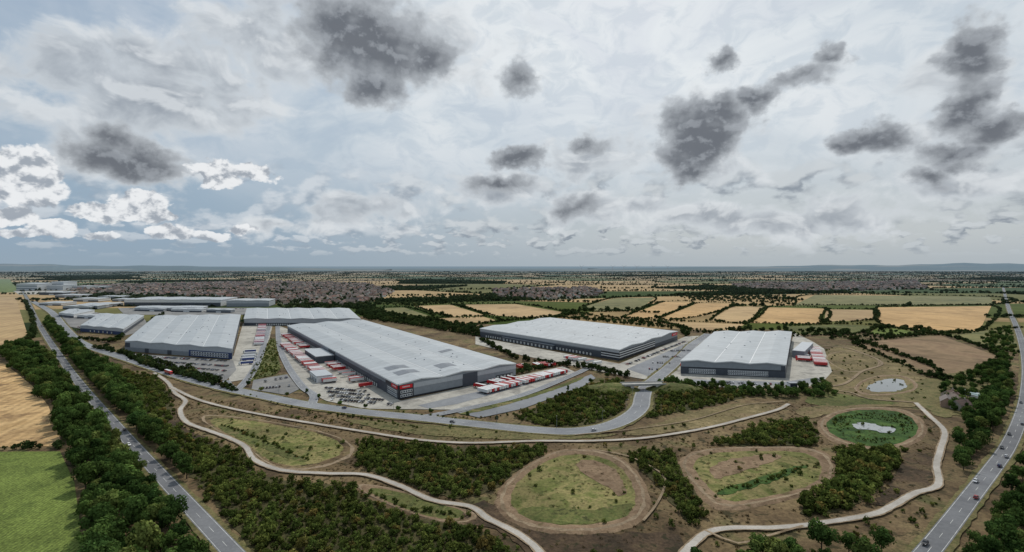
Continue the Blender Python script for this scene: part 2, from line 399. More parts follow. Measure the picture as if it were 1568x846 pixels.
def basin(name,pix,inner_mat,berm=0.9,ins=0.84,outer=None,track=None):
    p=chaikin(gs(pix),2); c=np.mean(np.array(p),0); p=np.array(p)
    a=sum(p[i][0]*p[(i+1)%len(p)][1]-p[(i+1)%len(p)][0]*p[i][1] for i in range(len(p)))
    if a<0:p=p[::-1]
    rings=[(1.10,0.05,0),(1.03,berm,0),(0.985,berm,1),(ins+0.03,0.35,0),(ins-.02,0.3,2)]
    mb=MB(); R=[]
    for s,z,m in rings: R.append([(c[0]+(q[0]-c[0])*(s+(.012*math.sin(i*2.3+s*40)+.01*math.sin(i*.7)) ),c[1]+(q[1]-c[1])*(s+.012*math.sin(i*2.3+s*40)),z+(0.05*math.sin(i*1.7)))for i,q in enumerate(p)])
    n=len(p)
    for k in range(len(R)-1):
        for i in range(n):
            j=(i+1)%n; mb.face([R[k][i],R[k][j],R[k+1][j],R[k+1][i]],1 if k==1 else (0 if k!=3 else 2))
    cc=(c[0],c[1],0.28)
    for i in range(n): mb.face([R[-1][i],R[-1][(i+1)%n],cc],2)
    mb.build(name,[outer or m_bare,track or m_track,inner_mat])
    L=np.array([(q[0],q[1]) for q in R[1]]+[R[1][0][:2]]); LINES.append((L,3.0))
basin('drainage_basin',[(300,636),(365,640),(430,650),(500,664),(545,684),(530,704),(470,722),(415,716),(385,690),(345,668)],m_basin,0.6,0.86,m_heath)
basin('drainage_basin',[(545,742),(600,748),(680,774),(728,786),(722,800),(680,802),(620,784),(565,760)],m_grass,0.5,0.8)
basin('drainage_basin',[(766,770),(776,745),(810,715),(850,694),(895,691),(935,698),(965,720),(985,750),(985,782),(960,804),(900,815),(830,812),(785,797)],m_basin,0.9,0.86)
basin('drainage_basin',[(1045,705),(1080,690),(1160,687),(1240,688),(1270,705),(1275,735),(1240,753),(1180,768),(1110,780),(1082,762),(1058,735)],m_basin,0.9,0.84)
basin('pond_basin',[(1256,645),(1290,628),(1350,625),(1395,632),(1415,655),(1405,675),(1350,692),(1300,682),(1265,668)],m_reed,0.8,0.88)
basin('pond_basin',[(1308,592),(1335,577),(1380,575),(1406,588),(1400,600),(1350,607),(1316,604)],m_reed,0.6,0.85)
basin('pond_basin',[(1262,545),(1300,536),(1350,552),(1340,566),(1300,572),(1275,560)],m_heath,0.6,0.8,m_pale)
sheet('dry_grass_patch',[(880,705),(930,708),(962,745),(955,765),(925,745),(890,725)],m_bare,2,1.2,z=0.42)
sheet('reed_strip',[(785,785),(830,775),(900,785),(965,770),(975,778),(950,800),(880,806),(810,800)],m_grass,2,1.2,z=0.44)
sheet('bare_patch',[(1085,715),(1130,700),(1200,696),(1190,708),(1120,728),(1092,738)],m_bare,2,1.2,z=0.42)
sheet('reed_strip',[(1095,752),(1150,738),(1225,712),(1240,716),(1165,745),(1100,762)],m_reed,2,1.0,z=0.46)
sheet('reed_strip',[(335,650),(400,672),(470,705),(455,708),(390,684),(332,657)],m_grass,2,1.0,z=0.42)
m_water,t=newmat('pond_water'); b=t.N('ShaderNodeBsdfPrincipled'); b.inputs['Base Color'].default_value=(0.24,0.25,0.24,1); b.inputs['Roughness'].default_value=0.12
b.inputs['IOR'].default_value=1.7; b.inputs['Specular IOR Level'].default_value=1.0
bn=t.N('ShaderNodeBump'); bn.inputs['Strength'].default_value=0.05; t.set(bn.inputs['Height'],t.noise(t.N('ShaderNodeNewGeometry').outputs['Position'],1.2,3,0.5)); t.set(b.inputs['Normal'],bn.outputs[0])
o=t.N('ShaderNodeOutputMaterial'); t.set(o.inputs[0],b.outputs[0])
WP=[(1302,652),(1318,647),(1340,650),(1345,654),(1372,656),(1370,665),(1350,664),(1335,659),(1312,659)]
sheet('pond_water',WP,m_water,1,1.2,z=0.52)
sheet('pond_water',[(1324,594),(1352,581),(1382,581),(1391,592),(1378,600),(1336,602)],m_water,1,1.2,z=0.52)

# yards and car parks
YARDS=[('concrete_yard',[(372,496),(418,496),(412,522),(398,552),(384,580),(352,586),(345,560),(358,545)],m_conc),
('concrete_yard',[(424,498),(444,506),(612,614),(660,628),(560,627),(500,615),(478,604),(452,570),(432,540),(422,512)],m_conc),
('car_park',[(186,541),(357,553),(362,567),(346,584),(215,560)],m_paving),
('car_park',[(388,583),(440,574),(458,597),(440,606),(385,597)],m_paving),
('concrete_yard',[(608,616),(790,577),(862,562),(884,572),(800,606),(725,629),(655,628)],m_conc),
('truck_park',[(700,633),(835,603),(905,574),(912,580),(890,594),(800,627),(735,641)],m_asph2),
('concrete_yard',[(728,516),(948,558),(1050,516),(1092,514),(1058,540),(1034,578),(1000,584),(930,572),(800,545),(728,528)],m_conc),
('concrete_yard',[(1020,578),(1042,560),(1203,560),(1216,510),(1245,524),(1262,535),(1274,570),(1262,584),(1236,594),(1140,596),(1050,590)],m_conc),
('concrete_yard',[(100,500),(190,515),(230,505),(222,490),(140,478),(95,485)],m_paving),
('concrete_yard',[(180,472),(420,472),(440,480),(330,484),(190,482)],m_paving),
('car_park',[(20,446),(100,444),(110,450),(30,452)],m_conc)]
for n,p,m in YARDS: sheet(n,p,m,0,0); POLYS.append(gs(p))
sheet('yard_lane',[(1060,582),(1200,586),(1240,580),(1262,580),(1236,590),(1140,592),(1052,588)],m_asph2,0,0)
sheet('yard_lane',[(960,566),(1050,527),(1078,516),(1086,517),(1050,540),(1022,572),(1000,580)],m_asph2,0,0)
sheet('yard_lane',[(640,622),(800,585),(866,566),(874,570),(800,592),(700,620),(656,627)],m_asph2,0,0)
sheet('planted_verge',[(400,545),(414,518),(424,520),(426,548),(432,572),(388,582),(374,592),(382,572)],m_grass,1,0.6)
sheet('planted_verge',[(700,634),(790,612),(860,590),(890,578),(896,580),(862,594),(792,617),(712,637)],m_grass,1,0.6)

# roads
RM=[m_asph,m_line,m_verge,m_kerb]; RM2=[m_asph2,m_line,m_verge,m_kerb]
LR=road('main_road',[(30,440),(40,455),(57,492),(96,553),(128,596),(163,637),(200,679),(240,723),(280,766),(320,809),(356,848),(420,915),(520,1010)],8.0,RM,verge=2.0,margin=1.5)
RR=road('main_road',[(1536,440),(1543,468),(1556,500),(1566,530),(1572,565),(1570,610),(1560,648),(1543,686),(1520,719),(1490,758),(1455,804),(1420,848),(1370,905),(1300,980)],8.4,RM,verge=2.0,margin=2.0)
ER=road('estate_road',[(50,462),(78,478),(96,500),(118,522),(150,536),(200,552),(262,573),(330,592),(400,607),(470,621),(560,633),(640,641),(740,652),(820,660),(880,662),(928,655),(962,641),(980,625),(984,608),(990,594),(1006,580),(1024,565),(1048,543),(1062,528),(1085,512)],14,RM2,kerb=True,verge=3.0,margin=2.0)
road('access_road',[(425,500),(428,530),(440,560),(462,592),(480,606),(478,620)],8,RM2,verge=0,margin=1)
road('access_road',[(640,641),(700,630),(800,606),(880,574),(905,562)],9,RM2,verge=0,margin=1)
road('access_road',[(412,500),(404,530),(390,565),(372,590),(360,599)],8,RM2,verge=0,margin=1)
road('access_road',[(346,584),(352,592),(362,599)],7,RM2,verge=0,margin=1)
GP=[m_gravel,m_line,m_track,m_kerb]
road('gravel_path',[(236,572),(256,586),(268,603),(284,615),(276,630),(286,648),(322,662),(352,673),(376,686),(390,706),(432,722),(500,727),(560,729),(612,746),(662,768),(720,778),(748,797),(790,818),(822,843),(850,880)],3.1,GP,lines=False,verge=0.7,step=3,rag=.15,margin=2)
road('gravel_path',[(262,594),(300,612),(350,626),(420,640),(480,650),(560,663),(640,675),(720,680),(820,677),(900,677),(980,673),(1050,663),(1100,653),(1150,640),(1190,629),(1208,620)],2.8,GP,lines=False,verge=0.7,step=3,rag=.15)
road('gravel_path',[(1402,618),(1425,640),(1446,662),(1440,690),(1434,715),(1436,745),(1402,757),(1370,775),(1340,789),(1280,800),(1200,810),(1120,811),(1084,818),(1060,836),(1030,870)],3.2,GP,lines=False,verge=0.7,step=3,rag=.15,margin=2)
TP=[m_track,m_line,m_track,m_kerb]
road('worn_track',[(1240,594),(1290,590),(1320,570),(1350,556),(1300,535),(1260,530)],3,TP,lines=False,margin=1)
road('worn_track',[(985,800),(1005,775),(1018,745),(1010,725),(960,700),(905,690)],1.3,TP,lines=False,margin=0.5)
road('worn_track',[(1080,815),(1130,835),(1170,825),(1230,808)],1.3,TP,lines=False,margin=0.5)
road('worn_track',[(1240,596),(1300,602),(1330,612),(1402,618)],2.5,TP,lines=False,margin=0.5)
road('worn_track',[(880,668),(960,660),(1060,645),(1140,622),(1200,616)],1.2,TP,lines=False,margin=0.5)

# ------------------------------------------------------------------ warehouses
def roof_mat():
    m,t=newmat('metal_roof'); uv=t.N('ShaderNodeUVMap').outputs[0]; pos=t.N('ShaderNodeNewGeometry').outputs['Position']
    sp=t.N('ShaderNodeSeparateXYZ'); t.set(sp.inputs[0],uv); u,v=sp.outputs[0],sp.outputs[1]
    f1=t.M('LESS_THAN',t.M('FRACT',t.M('DIVIDE',v,8.0)),0.06)
    f2=t.M('MULTIPLY',t.M('LESS_THAN',t.M('FRACT',t.M('DIVIDE',v,16.0)),0.09),t.M('LESS_THAN',t.M('ABSOLUTE',t.M('SUBTRACT',t.M('FRACT',t.M('DIVIDE',u,16.0)),0.5)),0.33))
    cell=t.N('ShaderNodeTexWhiteNoise',noise_dimensions='2D')
    t.set(cell.inputs['Vector'],t.comb(t.M('FLOOR',t.M('DIVIDE',u,24.0)),t.M('FLOOR',t.M('DIVIDE',v,16.0))))
    k=t.M('MULTIPLY_ADD',cell.outputs[0],0.07,0.965)
    st=t.noise(t.V('MULTIPLY',uv,(0.02,0.12,0)),1.0,5,0.6); k=t.M('MULTIPLY',k,t.ss(st,0.3,0.7,0.88,1.08))
    k=t.M('MULTIPLY',k,t.M('MULTIPLY_ADD',f1,-0.08,1.0))
    c=t.mix(1.0,lin(162,167,170),t.comb(k,k,k),'MULTIPLY')
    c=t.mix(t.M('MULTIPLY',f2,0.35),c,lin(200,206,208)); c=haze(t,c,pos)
    b=t.N('ShaderNodeBsdfPrincipled'); t.set(b.inputs['Base Color'],c); b.inputs['Roughness'].default_value=0.55; b.inputs['Specular IOR Level'].default_value=0.3
    o=t.N('ShaderNodeOutputMaterial'); t.set(o.inputs[0],b.outputs[0]); return m
m_roof=roof_mat()
m_cl=plain('cladding_silver',lin(168,172,176),0.5,var=0.06); m_cm=plain('cladding_grey',lin(130,136,142),0.5,var=0.06)
m_cd=plain('cladding_slate',lin(66,72,81),0.5,var=0.08); m_ck=plain('cladding_black',lin(40,43,49),0.5,var=0.08)
m_cw=plain('white_trim',lin(206,208,208),0.5,var=0.05); m_blue=plain('blue_panel',lin(44,62,100),0.5)
m_glass=plain('window_glass',lin(52,64,78),0.1,spec=0.8); m_red=plain('red_sign',lin(205,28,38),0.5,var=0.03)
m_door=plain('dock_door',lin(186,188,186),0.6); m_solar=plain('solar_panel',lin(112,117,124),0.4)
WM={'l':m_cl,'m':m_cm,'d':m_cd,'k':m_ck,'w':m_cw,'b':m_blue,'g':m_glass,'r':m_red,'o':m_door}
KEY=list(WM.keys()); WML=[WM[k] for k in KEY]
def warehouse(name,quad,h,spans,rh,base,panels=(),docks=(),wins=(),signs=(),patches=(),fascia='w',low='k'):
    rh*=0.7
    A,B,C,D=[np.array(q,float) for q in quad]
    cen=(A+B+C+D)/4
    e=bpy.data.objects.new(name,None); scene.collection.objects.link(e); e.location=(cen[0],cen[1],0)
    def put(mb,nm,mats):
        mb.v=[(x-cen[0],y-cen[1],z) for x,y,z in mb.v]; mb.build(nm,mats,e)
    def P(s,t): return (A*(1-s)+B*s)*(1-t)+(D*(1-s)+C*s)*t
    def zr(s):
        p=(s*spans)%1.0 if 1e-6<s<1-1e-6 else 0.0
        return h+rh*(1-abs(2*p-1)) if p>0 else h
    K=spans*4; Lx=np.linalg.norm(B-A); Ly=np.linalg.norm(D-A)
    mb=MB()
    for t0,fl in((0.0,False),(1.0,True)):
        for i in range(K):
            s0,s1=i/K,(i+1)/K; p,q=P(s0,t0),P(s1,t0)
            f=[(p[0],p[1],0),(q[0],q[1],0),(q[0],q[1],zr(s1)),(p[0],p[1],zr(s0))]
            mb.face(f[::-1] if fl else f,0)
    for s0 in(0.0,1.0):
        p,q=P(s0,0),P(s0,1); mb.face([(p[0],p[1],0),(q[0],q[1],0),(q[0],q[1],h),(p[0],p[1],h)],0)
    put(mb,'walls',[WM[base]])
    mb=MB(); ov=0.9
    es=ov/Lx; et=ov/Ly; NS=12
    for i in range(K):
        s0,s1=i/K,(i+1)/K; a0=s0-(es if i==0 else 0); a1=s1+(es if i==K-1 else 0)
        for j in range(NS):
            t0=-et+(1+2*et)*j/NS; t1=-et+(1+2*et)*(j+1)/NS
            pts=[P(a0,t0),P(a1,t0),P(a1,t1),P(a0,t1)]; zs=[zr(s0),zr(s1),zr(s1),zr(s0)]
            mb.face([(p[0],p[1],z+0.35) for p,z in zip(pts,zs)],0,[(s0*Lx,t0*Ly),(s1*Lx,t0*Ly),(s1*Lx,t1*Ly),(s0*Lx,t1*Ly)])
    put(mb,'roof',[m_roof])
    mb=MB()
    for t0 in(-et,1+et):
        for i in range(K):
            s0,s1=i/K,(i+1)/K; p,q=P(s0,t0),P(s1,t0)
            mb.face([(p[0],p[1],zr(s0)-0.7),(q[0],q[1],zr(s1)-0.7),(q[0],q[1],zr(s1)+0.34),(p[0],p[1],zr(s0)+0.34)])
    for s0 in(-es,1+es):
        p,q=P(s0,-et),P(s0,1+et); mb.face([(p[0],p[1],h-0.8),(q[0],q[1],h-0.8),(q[0],q[1],h+0.34),(p[0],p[1],h+0.34)])
    for i in range(1,spans):
        a,b_=P(i/spans-0.5/Lx,0),P(i/spans+0.5/Lx,0); c_,d_=P(i/spans+0.5/Lx,1),P(i/spans-0.5/Lx,1)
        mb.face([(x[0],x[1],h+0.55) for x in(a,b_,c_,d_)])
    put(mb,'gutters',[WM[fascia]])
    edges={'AB':(A,B),'AD':(A,D),'BC':(B,C),'DC':(D,C)}
    def panel(mb,ed,s0,s1,z0,z1,mat,off):
        p,q=edges[ed]; d=(q-p)/np.linalg.norm(q-p); n=np.array((d[1],-d[0]))
        if n@(((p+q)/2)-cen)<0:n=-n
        a=p+(q-p)*s0; b_=p+(q-p)*s1; a2=a+n*off;b2=b_+n*off
        mb.face([(a2[0],a2[1],z0),(b2[0],b2[1],z0),(b2[0],b2[1],z1),(a2[0],a2[1],z1)],mat)
        for u,v in((a,a2),(b2,b_)): mb.face([(u[0],u[1],z0),(v[0],v[1],z0),(v[0],v[1],z1),(u[0],u[1],z1)],mat)
        mb.face([(a2[0],a2[1],z1),(b2[0],b2[1],z1),(b_[0],b_[1],z1),(a[0],a[1],z1)],mat)
    mb=MB()
    for ed in edges: panel(mb,ed,0.0,1.0,0.0,1.6,KEY.index(low),0.10)
    for i_,(ed,s0,s1,z0,z1,mt) in enumerate(panels): panel(mb,ed,s0,s1,z0,z1,KEY.index(mt),0.22+0.012*i_)
    put(mb,'cladding_panels',WML)
    if docks:
        mb=MB()
        for ed,s0,s1,n in docks:
            for i in range(n):
                f=s0+(s1-s0)*(i+0.5)/n; w=min(3.0/np.linalg.norm(edges[ed][1]-edges[ed][0]),(s1-s0)/n*0.6)/2
                panel(mb,ed,f-w*1.35,f+w*1.35,0.2,5.2,3,0.6); panel(mb,ed,f-w,f+w,1.1,4.4,KEY.index('o'),0.7)
        put(mb,'dock_doors',WML)
    if wins:
        mb=MB()
        for ed,s0,s1,z0,z1,n in wins:
            panel(mb,ed,s0,s1,z0-0.45,z1+0.45,KEY.index('w'),0.44)
            for i in range(n):
                a=s0+(s1-s0)*(i+.15)/n;b_=s0+(s1-s0)*(i+.85)/n
                panel(mb,ed,a,b_,z0,z1,KEY.index('g'),0.5)
        put(mb,'windows',WML)
    if signs:
        mb=MB()
        for ed,s0,s1,z0,z1 in signs:
            panel(mb,ed,s0,s1,z0,z1,KEY.index('r'),0.6)
            for k in range(6):
                u0=s0+(s1-s0)*(0.2+k*0.1); panel(mb,ed,u0,u0+(s1-s0)*0.06,z0+(z1-z0)*.35,z0+(z1-z0)*.7,KEY.index('w'),0.66)
        put(mb,'sign',WML)
    if patches:
        mb=MB()
        for s0,s1,t0,t1 in patches:
            M_=8
            for i in range(M_):
                a,b_=s0+(s1-s0)*i/M_,s0+(s1-s0)*(i+.9)/M_
                mb.face([(*P(a,t0),zr(a)+.55),(*P(b_,t0),zr(b_)+.55),(*P(b_,t1),zr(b_)+.55),(*P(a,t1),zr(a)+.55)],0)
        put(mb,'solar_panels',[m_solar])
    mb=MB()
    for k in range(int(Lx*Ly/2500)):
        s,t_=random.uniform(.05,.95),random.uniform(.03,.97); p=P(s,t_); mb.box((p[0],p[1],zr(s)+0.6),(1.3,1.3,0.8),0,0.3)
    put(mb,'roof_vents',[m_cm]); POLYS.append([tuple(x) for x in(A,B,C,D)])
    return P
A=np.array((-102,459.));B=np.array((4.,557.));D=np.array((-400.,913.))
warehouse('distribution_warehouse',[A,B,D+(B-A)*1.0,D],14,3,3.2,'m',
  panels=[('AB',0,.11,1.6,12.8,'k'),('AB',.50,.63,0.2,13,'d'),('AB',.63,1,8.6,12.9,'l'),('AB',.11,.5,8.6,12.9,'l'),('AD',0,1,0.2,9.5,'d'),('AD',0,.06,9.5,13,'k'),('AD',.40,.46,0.3,13,'k')],
  docks=[('AD',.10,.38,26),('AD',.53,.96,40),('AB',.80,.97,5)],wins=[('AB',.015,.10,2.3,3.8,5),('AB',.015,.10,5.9,7.4,5),('AD',.005,.05,2.3,3.8,8),('AD',.005,.05,5.9,7.4,8)],
  signs=[('AB',.01,.10,9.4,12.6),('AD',.002,.03,9.4,12.6)],patches=[(.08,.25,.05,.08),(.08,.25,.10,.13),(.42,.56,.05,.085),(.72,.84,.2,.22)])
warehouse('distribution_warehouse',[(-547,724),(-360,658),(-593,1118),(-760,1093)],14,4,2.6,'l',
  panels=[('AB',0,1,0.2,6,'m'),('AB',.62,1,0.2,8.5,'b'),('BC',0,1,.2,10,'d'),('AB',0,.05,6,12,'d'),('AB',.2,.24,.2,6,'d'),('AB',.42,.46,.2,6,'d')],docks=[('BC',.1,.9,40)],
  wins=[('AB',.64,.97,2.2,3.6,14),('AB',.64,.97,5.3,6.7,14)])
warehouse('distribution_warehouse',[(-539,1030),(-305,1030),(-410,1285),(-665,1285)],14,5,2.4,'l',panels=[('AB',0,1,0.2,6,'d')],docks=[('AB',.1,.4,16)])
warehouse('distribution_warehouse',[(136,649),(269,833),(79,1055),(-54,871)],14,3,2.8,'m',
  panels=[('AB',.0,.55,1.6,11.8,'k'),('AB',.0,.55,3.4,4.6,'w'),('AB',.0,.55,6.4,7.6,'w'),('AB',0,.55,9.4,10.6,'w'),('AB',.55,1,0.3,6,'d'),('AD',0,1,0.3,8.5,'d'),('AD',0,1,9.8,13,'l'),('AD',0,.1,1.6,9.6,'k'),('AD',0,.1,3.4,4.6,'w'),('AD',0,.1,6.4,7.6,'w')],
  docks=[('AD',.15,.45,14),('AD',.7,.95,12)],signs=[('AB',.88,.99,9,13)])
warehouse('distribution_warehouse',[(188,570),(292,547),(449,823),(326,823)],14.5,3,2.6,'m',
  panels=[('AB',0,1,0.2,7.6,'d'),('AB',0,1,7.6,8.4,'k'),('AB',.96,1,8.4,13,'d'),('AD',0,1,.3,9,'d'),('BC',0,1,.3,9,'d')],
  docks=[('BC',.25,.8,18)],wins=[('AB',.08,.34,2.1,3.3,12),('AB',.08,.34,5.0,6.0,12),('AB',.46,.84,2.1,3.3,18),('AB',.46,.84,5.0,6.0,18)],signs=[('AD',.0,.02,9,12)])
warehouse('industrial_unit',[(-793,941),(-676,890),(-816,1135),(-950,1180)],11,3,2,'l',panels=[('AB',0,1,.2,6,'b'),('BC',0,1,.3,6,'d')],docks=[('AB',.2,.8,6)])
warehouse('industrial_unit',[(-1159,1530),(-863,1517),(-880,1640),(-1180,1660)],20,4,2,'w',panels=[('AB',0,1,.3,12,'d')])
warehouse('industrial_unit',[(-846,1517),(-720,1517),(-740,1600),(-862,1600)],18,2,2,'l',panels=[('AB',0,1,.3,10,'m')])
warehouse('industrial_unit',[(-1010,1370),(-830,1370),(-850,1430),(-1040,1430)],9,2,1.5,'l',panels=[('AB',0,1,.3,4,'d')])
warehouse('industrial_unit',[(-1080,1220),(-1010,1180),(-1060,1300),(-1150,1330)],9,2,1.5,'w',panels=[('AB',0,1,.3,5,'d')])
warehouse('industrial_unit',[(-1230,1440),(-1150,1420),(-1180,1520),(-1270,1540)],10,2,1.5,'m',panels=[('AB',0,1,.3,5,'d')])
for px,py,w_,d_,h_,bs in[(96,474,90,70,9,'l'),(60,468,80,60,8,'w'),(140,470,70,50,9,'m'),(112,462,100,60,10,'w'),(84,456,110,70,10,'l'),(150,458,90,60,9,'m'),(60,452,120,80,11,'d'),(172,462,60,50,8,'l'),(215,477,70,26,8,'l'),(262,478,90,26,8,'w'),(316,479,70,26,8,'m'),(30,438,160,90,16,'w'),(120,443,140,80,14,'m'),(118,488,50,34,7,'w')]:
    x,y=g(px,py); warehouse('industrial_unit',[(x,y),(x+w_,y-w_*.18),(x+w_*.95,y+d_-w_*.18),(x-w_*.1,y+d_)],h_,2,1.4,bs,panels=[('AB',0,1,.3,h_*.5,'d'),('AB',.4,.6,.3,h_*.45,'w')])
for k,(x,w,h) in enumerate(((-2420,110,34),(-2300,90,26),(-2200,80,20),(-2330,70,42))):
    warehouse('office_block',[(x,2500+k*30),(x+w,2490+k*30),(x+w,2570+k*30),(x,2580+k*30)],h,1,1.0,'w',panels=[('AB',0,1,h*.25,h*.4,'m'),('AB',0,1,h*.6,h*.75,'m')])
def wing(name,edgeA,edgeB,depth,h,mats):
    A,B=np.array(edgeA,float),np.array(edgeB,float); d=(B-A)/np.linalg.norm(B-A); n=np.array((d[1],-d[0]))
    if n[1]>0:n=-n
    q=[A,B,B+n*depth,A+n*depth]; mb=MB(); mb.prism([tuple(x) for x in q],0,h,0,1)
    q2=[A-d*.4,B+d*.4,B+d*.4+n*(depth+.4),A-d*.4+n*(depth+.4)]; mb.prism([tuple(x) for x in q2],h+0.003,h+0.8,1)
    L=np.linalg.norm(B-A); k=max(2,int(L/8))
    for i in range(k):
        c=A+d*(i+.5)*L/k+n*(depth+0.05); mb.box((c[0],c[1],2.4),(3.4,0.3,3.6),2,math.atan2(d[1],d[0]))
    mb.build(name,mats); POLYS.append([tuple(x) for x in q])
def w1p(t,off=0.0):
    d=(D-A)/np.linalg.norm(D-A); n=np.array((-d[1],d[0])); 
    if n[0]>0:n=-n
    return A+(D-A)*t+n*off
wing('loading_bay',w1p(.40,1),w1p(.52,1),22,8.5,[m_cd,m_cl,m_door])
wing('office_building',w1p(.20,30),w1p(.26,30),16,6.5,[m_cw,m_cl,m_glass])
wing('loading_bay',(70,742),(-5,832),14,6,[m_cd,m_cm,m_door])
wing('loading_bay',g(1213,548),g(1228,534),14,9,[m_cm,m_cl,m_door])
wing('gatehouse',g(1205,592),g(1216,592),6,4,[m_cw,m_cm,m_glass])

# ------------------------------------------------------------------ bridge
mb=MB(); c=np.array(g(987,600)); 
mb.box((c[0],c[1]+6,5.6),(40,9,1.0),0,0.1); mb.box((c[0],c[1]+1.3,6.6),(44,0.4,1.1),0,0.1); mb.box((c[0],c[1]+10.7,6.6),(44,0.4,1.1),0,0.1)
mb.box((c[0]-12,c[1]+5,2.55),(3,9,5.1),0,0.1); mb.box((c[0]+13,c[1]+7,2.55),(3,9,5.1),0,0.1)
mb.build('road_bridge',[m_kerb])
for sx in(-1,1):
    mb=MB(); x0=c[0]+sx*16; R=[]
    for r,z in((18,0.3),(13,3.2),(7,5.6),(1,6.2)):
        R.append([(x0+sx*(16 if r>8 else 12)+math.cos(a)*r*1.7,c[1]+6+math.sin(a)*r*1.0,z) for a in np.linspace(0,2*math.pi,25)[:-1]])
    for k in range(3):
        for i in range(24): mb.face([R[k][i],R[k][(i+1)%24],R[k+1][(i+1)%24],R[k+1][i]])
    mb.face(R[-1]); mb.build('grass_embankment',[m_grass])

# ------------------------------------------------------------------ vehicles
m_paint=plain('car_paint',(1,1,1,1),0.3,var=0.04,objcol=True,spec=0.6); m_tyre=plain('tyre',lin(25,25,25),0.9)
m_wind=plain('car_glass',lin(20,25,30),0.08,spec=0.8); m_lamp=plain('lamp_lens',lin(240,240,235),0.3); m_tail=plain('tail_lamp',lin(170,15,15),0.4)
m_gal=plain('galvanised_steel',lin(140,142,144),0.5,metal=0.4)
def car_mesh():
    mb=MB(); prof=[(-2.15,.32),(-2.2,.62),(-2.1,.92),(-1.0,.98),(1.0,.95),(1.95,.80),(2.2,.62),(2.15,.32)]; w=.88
    n=len(prof)
    for i in range(n):
        p,q=prof[i],prof[(i+1)%n]; mb.face([(p[0],-w,p[1]),(q[0],-w,q[1]),(q[0],w,q[1]),(p[0],w,p[1])],0)
    mb.face([(x,-w,z) for x,z in prof],0); mb.face([(x,w,z) for x,z in prof][::-1],0)
    lo=[(-1.9,-.80),(1.05,-.80),(1.05,.80),(-1.9,.80)]; hi=[(-1.35,-.62),(.35,-.62),(.35,.62),(-1.35,.62)]
    for i in range(4):
        j=(i+1)%4; mb.face([(*lo[i],.955),(*lo[j],.955),(*hi[j],1.42),(*hi[i],1.42)],1)
    mb.box((-.5,0,1.44),(1.75,1.28,.05),0)
    for x in(-1.35,1.35):
        for y in(-.82,.82): mb.cyl((x,y-.1,.33),(x,y+.1,.33),.33,.33,2,10)
    for y in(-.6,.6): mb.box((2.2,y,.66),(.06,.35,.14),3); mb.box((-2.2,y,.75),(.06,.3,.14),4)
    return mb.mesh('car',[m_paint,m_wind,m_tyre,m_lamp,m_tail])
def trailer_geo(mb,x0=-6.8):
    mb.box((0,0,2.6),(13.6,2.5,2.75),0); mb.box((0,0,1.1),(13.0,1.0,.22),2)
    mb.box((0,0,4.0),(13.7,2.56,.08),5)
    for x in(-5.2,-3.9,-2.6):
        for y in(-1.05,1.05): mb.cyl((x,y-.17,.5),(x,y+.17,.5),.5,.5,2,10)
    mb.box((4.0,.8,.6),(.15,.15,1.1),2); mb.box((4.0,-.8,.6),(.15,.15,1.1),2)
    mb.box((-6.83,0,1.0),(.06,2.3,.2),4)
def trailer_mesh(roof):
    mb=MB(); trailer_geo(mb); return mb.mesh('trailer',[m_paint,m_wind,m_tyre,m_lamp,m_tail,roof])
def lorry_mesh(cabmat):
    mb=MB(); trailer_geo(mb)
    prof=[(7.1,.6),(7.1,3.3),(7.6,3.7),(9.0,2.9),(9.2,1.9),(9.25,.6)]; w=1.22; n=6
    for i in range(n):
        p,q=prof[i],prof[(i+1)%n]; mb.face([(p[0],-w,p[1]),(q[0],-w,q[1]),(q[0],w,q[1]),(p[0],w,p[1])],6)
    mb.face([(x,-w,z) for x,z in prof],6); mb.face([(x,w,z) for x,z in prof][::-1],6)
    mb.face([(9.22,-1.1,1.95),(9.22,1.1,1.95),(9.04,1.1,2.85),(9.04,-1.1,2.85)],1)
    for y in(-1.235,1.235): mb.face([(8.2,y,1.9),(9.0,y,1.9),(8.85,y,2.7),(8.2,y,2.7)],1)
    for x in(6.2,8.4):
        for y in(-1.05,1.05): mb.cyl((x,y-.17,.5),(x,y+.17,.5),.5,.5,2,10)
    for y in(-.85,.85): mb.box((9.27,y,.95),(.06,.4,.22),3)
    return mb.mesh('lorry',[m_paint,m_wind,m_tyre,m_lamp,m_tail,m_cw,cabmat])
m_tr=plain('trailer_roof',lin(150,58,58),0.6)
CAR=car_mesh(); TRL=trailer_mesh(m_cw); TRR=trailer_mesh(m_tr); LOR=lorry_mesh(m_red); LORW=lorry_mesh(m_cw)
CC=[lin(20,22,25),lin(30,32,38),lin(190,192,195),lin(230,230,228),lin(120,124,130),lin(30,45,85),lin(140,24,26),lin(70,74,80),lin(16,16,18)]
def zt(): return Zc[0]+0.01
def park(name,me,p0,p1,n,cols,fillp=0.8,turn=math.pi/2,jit=0.15,world=False):
    a=np.array(p0 if world else g(*p0));b=np.array(p1 if world else g(*p1)); d=b-a; ang=math.atan2(d[1],d[0])+turn
    for i in range(n):
        if random.random()>fillp: continue
        p=a+d*(i+.5)/n; m_=me
        if me is TRL and random.random()<.4: m_=TRR
        add(name,m_,None,(p[0]+random.uniform(-jit,jit),p[1]+random.uniform(-jit,jit),zt()),ang+(math.pi if random.random()<.4 else 0)+random.uniform(-.03,.03),1,random.choice(cols))
def cpark(p0,p1,fillp=0.75,me=CAR,name='parked_car',pitch=2.7,cols=CC,**k):
    L=math.dist(g(*p0),g(*p1)); park(name,me,p0,p1,max(2,int(L/pitch)),cols,fillp,**k)
for yy in (0,1,2,3):
    cpark((205+yy*24,547+yy*7.5),(352-yy*3,555+yy*7.5),0.62)
cpark((392,589),(440,580),0.4); cpark((396,597),(450,592),0.45)
